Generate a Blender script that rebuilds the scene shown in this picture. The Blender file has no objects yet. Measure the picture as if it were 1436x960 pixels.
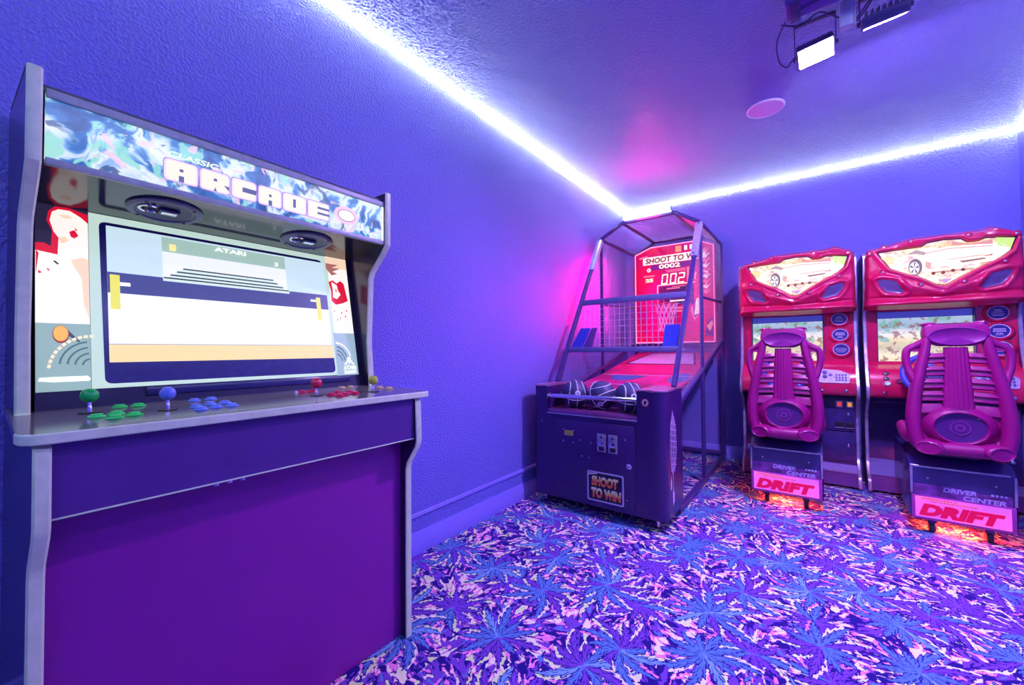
import bpy, bmesh, math, random
from mathutils import Vector, Matrix
from mathutils.geometry import tessellate_polygon
random.seed(7)
PI = math.pi
SC = bpy.context.scene
COL = SC.collection

# ------------------------------------------------------------------ camera
cd = bpy.data.cameras.new('camera')
cam = bpy.data.objects.new('camera', cd)
COL.objects.link(cam)
SC.camera = cam
cd.sensor_fit = 'HORIZONTAL'; cd.sensor_width = 36.0
cd.lens = 36.0 * 562.0 / 1436.0
cd.clip_start = 0.02
R_ = Vector((0.79950269, 0.60061328, -0.00769054))      # camera right
U_ = Vector((0.01816435, -0.01137783, 0.99977027))      # camera up
F_ = Vector((-0.6003878, 0.79945872, 0.02000635))       # view direction
CAMPOS = Vector((1.778, 0.0, 1.12))
cam.matrix_world = Matrix(((R_.x, U_.x, -F_.x, CAMPOS.x), (R_.y, U_.y, -F_.y, CAMPOS.y),
                           (R_.z, U_.z, -F_.z, CAMPOS.z), (0, 0, 0, 1)))

# ------------------------------------------------------------------ world, exposure, light levels
W = bpy.data.worlds.new('world'); SC.world = W; W.use_nodes = True
W.node_tree.nodes['Background'].inputs[0].default_value = (0.25, 0.2, 0.6, 1)
W.node_tree.nodes['Background'].inputs[1].default_value = 0.0
SC.view_settings.view_transform = 'Standard'
SC.view_settings.look = 'None'
SC.view_settings.exposure = 0.12
SC.view_settings.gamma = 1.0
SC.view_settings.use_curve_mapping = False
STRIP_COL, STRIP_POW = (0.53, 0.66, 1.0), 46.0            # led strips round the ceiling
FLOOD_COL, FLOOD_POW = (0.56, 0.34, 1.0), 1500.0          # violet black-light floods on the ceiling
PINK_COL = (1.0, 0.0, 0.16)
try:
    SC.cycles.max_bounces = 8; SC.cycles.diffuse_bounces = 4; SC.cycles.glossy_bounces = 4
    SC.cycles.sample_clamp_indirect = 6.0
    SC.cycles.use_denoising = True
    SC.cycles.caustics_reflective = False; SC.cycles.caustics_refractive = False
except Exception:
    pass

def lin(r, g, b):
    f = lambda c: c / 12.92 if c <= 0.04045 else ((c + 0.055) / 1.055) ** 2.4
    return (f(r / 255), f(g / 255), f(b / 255))

# ------------------------------------------------------------------ node and material helpers
class NT:
    def __init__(s, m):
        m.use_nodes = True
        s.t = m.node_tree; s.n = s.t.nodes; s.p = s.n.get('Principled BSDF')
    def new(s, typ, **kw):
        x = s.n.new(typ)
        for k, v in kw.items(): setattr(x, k, v)
        return x
    def link(s, a, b): s.t.links.new(a, b)
    def put(s, sock, v):
        if hasattr(v, 'is_linked'): s.link(v, sock)
        else:
            try: sock.default_value = v
            except Exception: sock.default_value = (*v, 1.0)
    def m(s, op, a, b=0.0, c=0.0, clamp=False):
        x = s.new('ShaderNodeMath', operation=op, use_clamp=clamp)
        s.put(x.inputs[0], a); s.put(x.inputs[1], b); s.put(x.inputs[2], c)
        return x.outputs[0]
    def v(s, op, a, b=(0, 0, 0)):
        x = s.new('ShaderNodeVectorMath', operation=op)
        s.put(x.inputs[0], a)
        if op == 'SCALE': s.put(x.inputs[3], b)
        else: s.put(x.inputs[1], b)
        return x.outputs['Value'] if op in ('LENGTH', 'DOT_PRODUCT', 'DISTANCE') else x.outputs[0]
    def mix(s, f, a, b):
        x = s.new('ShaderNodeMix', data_type='RGBA')
        s.put(x.inputs[0], f); s.put(x.inputs[6], a); s.put(x.inputs[7], b)
        return x.outputs[2]
    def ramp(s, f, stops, interp='LINEAR'):
        x = s.new('ShaderNodeValToRGB'); r = x.color_ramp; r.interpolation = interp
        while len(r.elements) < len(stops): r.elements.new(0.5)
        for e, (p, c) in zip(r.elements, stops): e.position = p; e.color = (*c, 1)
        s.put(x.inputs[0], f)
        return x.outputs[0]
    def noise(s, vec, scale, detail=3.0, rough=0.5, dist=0.0, dims='3D'):
        x = s.new('ShaderNodeTexNoise', noise_dimensions=dims)
        if vec is not None: s.link(vec, x.inputs['Vector'])
        x.inputs['Scale'].default_value = scale; x.inputs['Detail'].default_value = detail
        x.inputs['Roughness'].default_value = rough; x.inputs['Distortion'].default_value = dist
        return x
    def bump(s, h, strength, dist):
        x = s.new('ShaderNodeBump'); x.inputs['Strength'].default_value = strength
        x.inputs['Distance'].default_value = dist
        s.link(h, x.inputs['Height']); s.link(x.outputs[0], s.p.inputs['Normal'])
    def obj(s): return s.new('ShaderNodeTexCoord').outputs['Object']

MATS = {}
def mat(name, col=(0.5, 0.5, 0.5), rough=0.5, metal=0.0, emit=None, power=0.0, spec=0.5, grain=0.06, gscale=40.0, bump=0.0, alpha=1.0, coat=0.0):
    """plain surface with a little procedural variation in its colour"""
    if name in MATS: return MATS[name]
    m = bpy.data.materials.new(name); n = NT(m); p = n.p
    p.inputs['Roughness'].default_value = rough; p.inputs['Metallic'].default_value = metal
    p.inputs['Specular IOR Level'].default_value = spec
    p.inputs['Coat Weight'].default_value = coat
    if emit is None:
        nz = n.noise(n.obj(), gscale, 3.0)
        c2 = tuple(max(0, c * (1 - 2.2 * grain)) for c in col)
        n.link(n.ramp(nz.outputs[0], [(0.3, c2), (0.7, tuple(min(1, c * (1 + grain)) for c in col))]), p.inputs['Base Color'])
        if bump: n.bump(nz.outputs[0], bump, 0.003)
    else:
        nz = n.noise(n.obj(), gscale, 2.0)
        p.inputs['Base Color'].default_value = (*[c * 0.3 for c in col], 1)
        n.link(n.ramp(nz.outputs[0], [(0.3, tuple(c * (1 - grain) for c in emit)), (0.7, emit)]), p.inputs['Emission Color'])
        p.inputs['Emission Strength'].default_value = power
    MATS[name] = m
    return m
def glow(name, rgb, power=1.0, grain=0.03, gscale=30.0):
    c = lin(*rgb)
    return mat(name, c, 0.3, emit=c, power=power, grain=grain, gscale=gscale)

# ------------------------------------------------------------------ mesh helpers
def BM(): return bmesh.new()
def box(bm, x0, x1, y0, y1, z0, z1, bev=0.0, seg=2):
    vs = [bm.verts.new((x, y, z)) for x in (x0, x1) for y in (y0, y1) for z in (z0, z1)]
    fs = [bm.faces.new([vs[i] for i in q]) for q in ((0, 1, 3, 2), (4, 6, 7, 5), (0, 4, 5, 1), (2, 3, 7, 6), (0, 2, 6, 4), (1, 5, 7, 3))]
    if bev:
        es = list({e for f in fs for e in f.edges})
        bmesh.ops.bevel(bm, geom=es, offset=bev, segments=seg, affect='EDGES', profile=0.5)
    return vs
def obox(bm, c, ax, ay, az, sx, sy, sz, bev=0.0):
    """box of half sizes sx, sy, sz along three axes"""
    c, ax, ay, az = Vector(c), Vector(ax).normalized(), Vector(ay).normalized(), Vector(az).normalized()
    b2 = BM(); box(b2, -sx, sx, -sy, sy, -sz, sz, bev)
    M = Matrix(((ax.x, ay.x, az.x, c.x), (ax.y, ay.y, az.y, c.y), (ax.z, ay.z, az.z, c.z), (0, 0, 0, 1)))
    merge(bm, b2, M)
def merge(bm, b2, M=None):
    if M is not None: b2.transform(M)
    me = bpy.data.meshes.new('tmp'); b2.to_mesh(me); b2.free(); bm.from_mesh(me); bpy.data.meshes.remove(me)
def prism(bm, poly, to3, d0, d1, bev=0.0):
    """closed polygon poly [(a,b)] extruded from d0 to d1; to3(a,b,d) gives the 3-D point"""
    n = len(poly)
    A = [bm.verts.new(to3(a, b, d0)) for a, b in poly]; B = [bm.verts.new(to3(a, b, d1)) for a, b in poly]
    fs = []
    for i in range(n): fs.append(bm.faces.new((A[i], A[(i + 1) % n], B[(i + 1) % n], B[i])))
    t = tessellate_polygon([[Vector((a, b, 0)) for a, b in poly]])
    ca, cb = [], []
    for tri in t:
        ca.append(bm.faces.new([A[i] for i in tri])); cb.append(bm.faces.new([B[i] for i in reversed(tri)]))
    if bev:
        es = [e for e in {e for f in fs for e in f.edges} if not any(f in e.link_faces for f in ()) and e.verts[0] in A and e.verts[1] in A or e.verts[0] in B and e.verts[1] in B]
        bmesh.ops.bevel(bm, geom=es, offset=bev, segments=2, affect='EDGES', profile=0.5)
def flat(bm, pts):
    """one flat polygon of 3-D points, triangulated"""
    vs = [bm.verts.new(p) for p in pts]
    for tri in tessellate_polygon([[Vector(p) for p in pts]]): bm.faces.new([vs[i] for i in tri])
def frame_of(d):
    d = Vector(d).normalized()
    a = Vector((0, 0, 1)) if abs(d.z) < 0.9 else Vector((1, 0, 0))
    s = d.cross(a).normalized()
    return s, s.cross(d).normalized(), d
def lathe(bm, c, axis, prof, seg=24, sx=1.0, sy=1.0, up=None):
    """profile [(radius, height)] turned about axis through c"""
    s, t, d = frame_of(axis)
    if up is not None:
        t = Vector(up).normalized(); d = Vector(axis).normalized(); s = t.cross(d).normalized()
    c = Vector(c); rings = []
    for r, h in prof:
        if r < 1e-6: rings.append([bm.verts.new(c + d * h)])
        else: rings.append([bm.verts.new(c + d * h + s * (r * sx * math.cos(2 * PI * k / seg)) + t * (r * sy * math.sin(2 * PI * k / seg))) for k in range(seg)])
    for a, b in zip(rings, rings[1:]):
        for k in range(seg):
            q = [a[k % len(a)], a[(k + 1) % len(a)], b[(k + 1) % len(b)], b[k % len(b)]]
            q = [v for i, v in enumerate(q) if v not in q[:i]]
            if len(q) > 2: bm.faces.new(q)
def rod(bm, p0, p1, r, seg=10):
    p0, p1 = Vector(p0), Vector(p1); L = (p1 - p0).length
    lathe(bm, p0, p1 - p0, [(0, 0), (r, 0), (r, L), (0, L)], seg)
def bar(bm, p0, p1, w, h, bev=0.003, up=(0, 0, 1)):
    p0, p1 = Vector(p0), Vector(p1); d = (p1 - p0).normalized(); u = Vector(up)
    s = d.cross(u)
    if s.length < 0.05: s = d.cross(Vector((0, 1, 0)))
    s.normalize(); u = s.cross(d)
    obox(bm, (p0 + p1) / 2, s, d, u, w / 2, (p1 - p0).length / 2, h / 2, bev)
def sweep(bm, pts, radii, seg=10, closed=False, flatten=(1, 1), ref=(0, 1, 0)):
    """tube along a polyline; flatten scales the section along ref and across it"""
    P = [Vector(p) for p in pts]; n = len(P); rings = []
    if not hasattr(radii, '__len__'): radii = [radii] * n
    ref = Vector(ref)
    for i in range(n):
        a = P[(i - 1) % n] if closed or i > 0 else P[i]; b = P[(i + 1) % n] if closed or i < n - 1 else P[i]
        d = (b - a).normalized(); s = d.cross(ref)
        if s.length < 1e-3: s = d.cross(Vector((0.3, 0.2, 1)))
        s.normalize(); t = s.cross(d).normalized()
        rings.append([bm.verts.new(P[i] + s * (radii[i] * flatten[1] * math.cos(2 * PI * k / seg)) + t * (radii[i] * flatten[0] * math.sin(2 * PI * k / seg))) for k in range(seg)])
    for i in range(n if closed else n - 1):
        a, b = rings[i], rings[(i + 1) % n]
        for k in range(seg): bm.faces.new((a[k], a[(k + 1) % seg], b[(k + 1) % seg], b[k]))
    if not closed:
        for r in (rings[0], rings[-1]): bm.faces.new(r)
def smooth_path(pts, k=6):
    """Catmull-Rom through the points"""
    P = [Vector(p) for p in pts]; out = []
    for i in range(len(P) - 1):
        p0, p1, p2, p3 = P[max(i - 1, 0)], P[i], P[i + 1], P[min(i + 2, len(P) - 1)]
        for j in range(k):
            t = j / k
            out.append(0.5 * ((2 * p1) + (p2 - p0) * t + (2 * p0 - 5 * p1 + 4 * p2 - p3) * t * t + (3 * p1 - p0 - 3 * p2 + p3) * t ** 3))
    out.append(P[-1]); return out
def round_poly(poly, rs, k=5):
    """polygon with its corners rounded by radius rs (number or list)"""
    out = []; n = len(poly)
    for i in range(n):
        r = rs[i] if hasattr(rs, '__len__') else rs
        p = Vector(poly[i]); a = Vector(poly[i - 1]); b = Vector(poly[(i + 1) % n])
        if r <= 0: out.append(tuple(p)); continue
        da, db = (a - p), (b - p); ra = min(r, da.length * 0.49, db.length * 0.49)
        pa, pb = p + da.normalized() * ra, p + db.normalized() * ra
        for j in range(k + 1):
            t = j / k; out.append(tuple(pa * (1 - t) ** 2 + p * 2 * t * (1 - t) + pb * t * t))
    return out
def ellipse(cx, cy, rx, ry, n=28): return [(cx + rx * math.cos(2 * PI * i / n), cy + ry * math.sin(2 * PI * i / n)) for i in range(n)]

def add(name, bm, m, parent=None, sharp=35.0):
    """link the bmesh as one mesh object; bm is in world space and becomes local to the parent empty's base"""
    bmesh.ops.recalc_face_normals(bm, faces=bm.faces)
    me = bpy.data.meshes.new(name)
    root = parent
    off = Vector((0, 0, 0))
    while root is not None: off += root.location; root = root.parent
    if off.length: bm.transform(Matrix.Translation(-off))
    bm.to_mesh(me); bm.free()
    me.polygons.foreach_set('use_smooth', [True] * len(me.polygons))
    me.set_sharp_from_angle(angle=math.radians(sharp))
    for x in (m if isinstance(m, (list, tuple)) else [m]): me.materials.append(x)
    o = bpy.data.objects.new(name, me); COL.objects.link(o)
    if parent is not None: o.parent = parent
    return o
def tag(o, label, cat, group=None):
    o['label'] = label; o['category'] = cat
    if group: o['group'] = group
    return o
def thing(name, label, cat, loc, group=None):
    o = bpy.data.objects.new(name, None); COL.objects.link(o); o.location = loc; o.empty_display_size = 0.1
    return tag(o, label, cat, group)
def struct(name, bm, m, parent=None):
    o = add(name, bm, m, parent); o['kind'] = 'structure'; return o
def stuff(o): o['kind'] = 'stuff'; return o
def copy_tree(o, parent=None):
    c = o.copy(); COL.objects.link(c)
    if parent is not None: c.parent = parent
    for ch in [x for x in SC.objects if x.parent == o]: copy_tree(ch, c)
    return c
def text(name, s, origin, right, up, w, h, m, parent, ext=0.0015, shear=0.0, bold=0.0):
    """lettering fitted to width w and height h, centred on origin"""
    cu = bpy.data.curves.new('txt', 'FONT'); cu.body = s; cu.size = 1.0; cu.shear = shear; cu.offset = bold
    cu.extrude = 0.02; cu.space_character = 1.0 + 1.6 * max(0.0, bold - 0.05); cu.resolution_u = 3
    o = bpy.data.objects.new('txt', cu); COL.objects.link(o)
    bpy.context.view_layer.update()
    me = bpy.data.meshes.new_from_object(o.evaluated_get(bpy.context.evaluated_depsgraph_get()))
    bpy.data.objects.remove(o); bpy.data.curves.remove(cu)
    xs = [v.co.x for v in me.vertices]; ys = [v.co.y for v in me.vertices]
    x0, x1, y0, y1 = min(xs), max(xs), min(ys), max(ys)
    r, u = Vector(right).normalized(), Vector(up).normalized(); d = r.cross(u); c = Vector(origin)
    bm = BM(); bm.from_mesh(me); bpy.data.meshes.remove(me)
    for v in bm.verts:
        a = ((v.co.x - x0) / (x1 - x0) - 0.5) * w; b = ((v.co.y - y0) / (y1 - y0) - 0.5) * h
        v.co = c + r * a + u * b + d * (v.co.z / 0.02 * ext)
    return add(name, bm, m, parent) if name else bm

# ------------------------------------------------------------------ surfaces of the room
def wall_material(name, base, rough, scale, strength, spec=0.5):
    m = bpy.data.materials.new(name); n = NT(m); c = n.obj()
    a = n.noise(c, scale, 3.0, 0.55); b = n.noise(c, scale * 0.35, 2.0, 0.5)
    blot = n.ramp(a.outputs[0], [(0.42, (0, 0, 0)), (0.62, (1, 1, 1))])
    h = n.m('ADD', blot, n.m('MULTIPLY', b.outputs[0], 0.6))
    n.bump(h, strength, 0.006)
    big = n.noise(c, 1.2, 3.0)
    n.link(n.ramp(big.outputs[0], [(0.3, tuple(x * 0.9 for x in base)), (0.7, base)]), n.p.inputs['Base Color'])
    n.p.inputs['Roughness'].default_value = rough; n.p.inputs['Specular IOR Level'].default_value = spec
    return m
M_WALL = wall_material('violet_wall_paint', (0.215, 0.225, 0.80), 0.45, 95.0, 0.7)
M_CEIL = wall_material('violet_ceiling_paint', (0.22, 0.25, 0.68), 0.34, 70.0, 0.9, 0.6)
M_TRIM = mat('violet_trim_paint', (0.25, 0.23, 0.80), 0.35, grain=0.02)

def carpet_material():
    m = bpy.data.materials.new('tropical_leaf_carpet'); n = NT(m)
    co = n.obj()
    jag = n.noise(co, 48.0, 3.0, 0.6); jv = n.v('SUBTRACT', jag.outputs['Color'], (0.5, 0.5, 0.5))
    NAVY, CREAM, PINK, LIME = (0.022, 0.010, 0.20), (1.0, 0.96, 0.62), (1.0, 0.30, 0.62), (0.85, 1.0, 0.42)
    VIO, BLUE, PALE = (0.21, 0.070, 0.50), (0.12, 0.27, 0.58), (0.22, 0.46, 0.72)
    def cell(offs, scale):
        p = n.v('ADD', n.v('ADD', co, n.v('SCALE', jv, 0.022)), offs)
        vo = n.new('ShaderNodeTexVoronoi', voronoi_dimensions='2D', feature='F1')
        n.link(p, vo.inputs['Vector']); vo.inputs['Scale'].default_value = scale; vo.inputs['Randomness'].default_value = 0.8
        d = n.v('SUBTRACT', p, vo.outputs['Position'])
        sp = n.new('ShaderNodeSeparateXYZ'); n.link(d, sp.inputs[0])
        sc = n.new('ShaderNodeSeparateColor'); n.link(vo.outputs['Color'], sc.inputs[0])
        r = n.m('SQRT', n.m('ADD', n.m('MULTIPLY', sp.outputs[0], sp.outputs[0]), n.m('MULTIPLY', sp.outputs[1], sp.outputs[1])))
        return sp, sc, r
    def radial(offs, scale, k, kr, seed):
        """noise stretched along the rays that run outwards from each rosette's heart"""
        sp, sc, r = cell(offs, scale)
        inv = n.m('DIVIDE', k, n.m('ADD', r, 0.06))
        cb = n.new('ShaderNodeCombineXYZ')
        n.link(n.m('ADD', n.m('MULTIPLY', sp.outputs[0], inv), n.m('MULTIPLY', sc.outputs[0], 40.0)), cb.inputs[0])
        n.link(n.m('ADD', n.m('MULTIPLY', sp.outputs[1], inv), n.m('ADD', n.m('MULTIPLY', sc.outputs[1], 40.0), seed)), cb.inputs[1])
        n.link(n.m('MULTIPLY', r, kr), cb.inputs[2])
        return n.noise(cb.outputs[0], 1.0, 1.8, 0.5, 0.6).outputs[0]
    step = lambda x, t: n.m('GREATER_THAN', x, t)
    def ground(offs, scale):
        n1, n2, n3 = radial(offs, scale, 6.5, 8.0, 0.0), radial(offs, scale, 8.2, 9.0, 71.0), radial(offs, scale, 7.4, 8.0, 133.0)
        c = n.mix(step(n1, 0.50), NAVY, VIO)
        c = n.mix(step(n1, 0.63), c, BLUE)
        pk = step(n2, 0.560); c = n.mix(n.m('MULTIPLY', step(n2, 0.525), 0.9), c, NAVY); c = n.mix(pk, c, PINK)
        c = n.mix(step(n2, 0.620), c, CREAM)
        c = n.mix(step(n3, 0.605), c, NAVY); c = n.mix(step(n3, 0.63), c, CREAM); c = n.mix(step(n3, 0.69), c, LIME)
        lo = n.m('LESS_THAN', n3, 0.345); c = n.mix(n.m('LESS_THAN', n3, 0.37), c, NAVY); return n.mix(lo, c, LIME)
    A_, B_ = (0.31, 0.47, 0), (1.73, 2.91, 0)
    col = ground(A_, 3.0)
    def rosettes(col, scale, offs, npet, L0, L1, wid, pal):
        sp, sc, r = cell(offs, scale)
        ang = n.m('ADD', n.m('ARCTAN2', sp.outputs[1], sp.outputs[0]), n.m('MULTIPLY', sc.outputs[0], 6.283))
        ang = n.m('ADD', ang, n.m('MULTIPLY', n.m('SUBTRACT', sc.outputs[1], 0.5), n.m('MULTIPLY', r, 8.0)))
        a = n.m('MULTIPLY', n.m('ADD', ang, 20 * PI), npet / (2 * PI))
        k = n.m('FLOOR', a); fr = n.m('SUBTRACT', n.m('FRACT', a), 0.5)
        wn = n.new('ShaderNodeTexWhiteNoise', noise_dimensions='2D')
        cb = n.new('ShaderNodeCombineXYZ'); n.link(n.m('MODULO', k, npet), cb.inputs[0]); n.link(n.m('MULTIPLY', sc.outputs[2], 97.0), cb.inputs[1])
        n.link(cb.outputs[0], wn.inputs['Vector']); rnd = wn.outputs['Value']
        perps = n.m('MULTIPLY', r, n.m('SINE', n.m('MULTIPLY', fr, 2 * PI / npet)))
        perp = n.m('ABSOLUTE', perps)
        L = n.m('ADD', L0, n.m('MULTIPLY', rnd, L1 - L0)); u = n.m('DIVIDE', r, L)
        prof = n.m('SINE', n.m('MULTIPLY', n.m('POWER', n.m('MINIMUM', u, 1.0), 0.85), PI))
        ser = n.m('MULTIPLY', n.m('SINE', n.m('ADD', n.m('MULTIPLY', u, 30.0), n.m('MULTIPLY', perp, -380.0))), 0.30)
        half = n.m('MULTIPLY', prof, n.m('MULTIPLY', wid, n.m('ADD', 0.85, ser)))
        inside = n.m('SUBTRACT', half, perp)
        leaf = n.m('MULTIPLY', n.m('GREATER_THAN', inside, 0.0), n.m('LESS_THAN', u, 1.0))
        rim = n.m('MULTIPLY', n.m('GREATER_THAN', inside, -0.0050), n.m('LESS_THAN', u, 1.06))
        # dark barbs from one edge towards the midrib, darker on one half of each leaflet
        barb = n.m('GREATER_THAN', n.m('SINE', n.m('ADD', n.m('MULTIPLY', u, 30.0), n.m('MULTIPLY', perp, -620.0))), n.m('SUBTRACT', 0.55, n.m('MULTIPLY', n.m('GREATER_THAN', perps, 0.0), 0.55)))
        barb = n.m('MULTIPLY', barb, n.m('GREATER_THAN', perp, 0.0035))
        lc = n.ramp(rnd, pal, 'CONSTANT')
        lc = n.mix(n.m('MULTIPLY', barb, 0.85), lc, NAVY)
        hi = n.m('MULTIPLY', n.m('MULTIPLY', n.m('GREATER_THAN', inside, -0.0165), n.m('LESS_THAN', u, 0.97)), n.m('MULTIPLY', n.m('GREATER_THAN', perps, 0.0), n.m('GREATER_THAN', rnd, 0.30)))
        col = n.mix(hi, col, n.ramp(rnd, [(0.0, LIME), (0.45, PINK), (0.62, LIME), (0.78, CREAM)], 'CONSTANT'))
        col = n.mix(rim, col, NAVY)
        return n.mix(leaf, col, lc)
    blues = [(0.0, BLUE), (0.3, VIO), (0.42, BLUE), (0.62, PALE), (0.74, VIO), (0.88, BLUE)]
    viol = [(0.0, VIO), (0.35, (0.22, 0.07, 0.60)), (0.6, BLUE), (0.8, (0.24, 0.09, 0.62))]
    col = rosettes(col, 3.0, A_, 10.0, 0.08, 0.185, 0.0185, viol)
    col = rosettes(col, 3.0, B_, 11.0, 0.10, 0.215, 0.0190, blues)
    fine = n.noise(co, 420.0, 2.0)
    n.bump(fine.outputs[0], 0.5, 0.004)
    n.link(col, n.p.inputs['Base Color'])
    n.p.inputs['Roughness'].default_value = 0.95; n.p.inputs['Specular IOR Level'].default_value = 0.15
    return m
M_CARPET = carpet_material()

# ------------------------------------------------------------------ the room
H, YB, XR, YF = 2.755, 4.68, 3.04, -1.7
bm = BM(); box(bm, -0.1, XR + 0.1, YF - 0.1, YB + 0.1, -0.08, 0.0); struct('floor', bm, M_CARPET)
bm = BM(); box(bm, -0.1, XR + 0.1, YF - 0.1, YB + 0.1, H, H + 0.1); struct('ceiling', bm, M_CEIL)
bm = BM(); box(bm, -0.1, 0.0, YF - 0.1, YB + 0.1, 0.0, H); struct('wall_left', bm, M_WALL)
bm = BM(); box(bm, 0.0, XR, YB, YB + 0.1, 0.0, H); struct('wall_back', bm, M_WALL)
bm = BM(); box(bm, XR, XR + 0.1, YF - 0.1, YB + 0.1, 0.0, H); struct('wall_right', bm, M_WALL)
bm = BM(); box(bm, 0.0, XR, YF - 0.1, YF, 0.0, H); struct('wall_front', bm, M_WALL)
prof = [(0.0, 0.0), (0.017, 0.0), (0.017, 0.085), (0.013, 0.092), (0.013, 0.104), (0.006, 0.116), (0.0, 0.118)]
bm = BM(); prism(bm, prof, lambda a, b, d: (a, d, b), YF, YB); struct('baseboard_left', bm, M_TRIM)
bm = BM(); prism(bm, prof, lambda a, b, d: (d, YB - a, b), 0.0, XR); struct('baseboard_back', bm, M_TRIM)
bm = BM(); prism(bm, prof, lambda a, b, d: (XR - a, d, b), YF, YB); struct('baseboard_right', bm, M_TRIM)
# low panel moulding along the wall above the baseboard
bm = BM(); prism(bm, [(0.0, 0.198), (0.008, 0.2), (0.011, 0.206), (0.007, 0.211), (0.010, 0.216), (0.006, 0.222), (0.0, 0.223)], lambda a, b, d: (a, d, b), YF, YB)
struct('trim_1', bm, M_TRIM)

# ------------------------------------------------------------------ led strips round the ceiling
M_SLEEVE = mat('led_strip_light', (1, 1, 1), 0.5, emit=STRIP_COL, power=STRIP_POW, grain=0.0)
M_CHIP = mat('led_chip_light', (1, 1, 1), 0.5, emit=(0.8, 0.8, 1.0), power=STRIP_POW * 1.6, grain=0.0)
M_BLACK = mat('black_plastic', (0.02, 0.018, 0.03), 0.35)
M_TAPE = mat('white_strip_backing', (0.8, 0.8, 0.85), 0.5)
def led_strip(label, p0, p1, inward, clips=(), k_=1.0):
    """strip tucked into the corner of wall and ceiling; inward points from the wall into the room"""
    p0, p1, iw = Vector(p0), Vector(p1), Vector(inward); d = (p1 - p0).normalized(); L = (p1 - p0).length
    t = thing('led_strip', label, 'strip light', tuple(p0))
    up = Vector((0, 0, 1))
    f = lambda a, b, s: tuple(p0 + iw * (a * k_) - up * (b * k_) + d * s)
    bm = BM(); prism(bm, [(0.001, 0.001), (0.020, 0.001), (0.001, 0.020)], f, 0.0, L); add('backing', bm, M_TAPE, t)
    bm = BM(); prism(bm, [(0.0215, 0.001), (0.0245, 0.006), (0.018, 0.018), (0.006, 0.0245), (0.001, 0.0215)], f, 0.0, L); add('diffuser', bm, M_SLEEVE, t)
    bm = BM(); k = 0.02
    while k < L:
        obox(bm, p0 + (iw - up) * (0.0195 * k_) + d * k, iw - up, d, iw + up, 0.0015, 0.0035, 0.0035); k += 0.0333
    stuff(add('led_chips', bm, M_CHIP, t))
    for c in clips:
        bm = BM(); prism(bm, [(0.0, 0.0), (0.028, 0.0), (0.026, 0.010), (0.010, 0.026), (0.0, 0.028)], f, c - 0.007, c + 0.007); add('joint_clip', bm, M_BLACK, t)
    return t
led_strip('long glowing white led strip where the ceiling meets the wall behind the arcade cabinet', (0, YF, H), (0, YB, H), (1, 0, 0), (2.55 - YF,), 0.65)
led_strip('glowing white led strip on the back wall above the racing machines', (0.03, YB, H), (XR - 0.03, YB, H), (0, -1, 0), (), 0.4)
led_strip('short end of glowing led strip turning the corner beyond the racing machines', (XR, YF, H), (XR, YB, H), (-1, 0, 0), (), 0.6)
led_strip('added unseen led strip along the ceiling of the wall behind the viewer', (0.03, YF, H), (XR - 0.03, YF, H), (0, 1, 0))  # unseen strip, added to raise the ambient light

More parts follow.
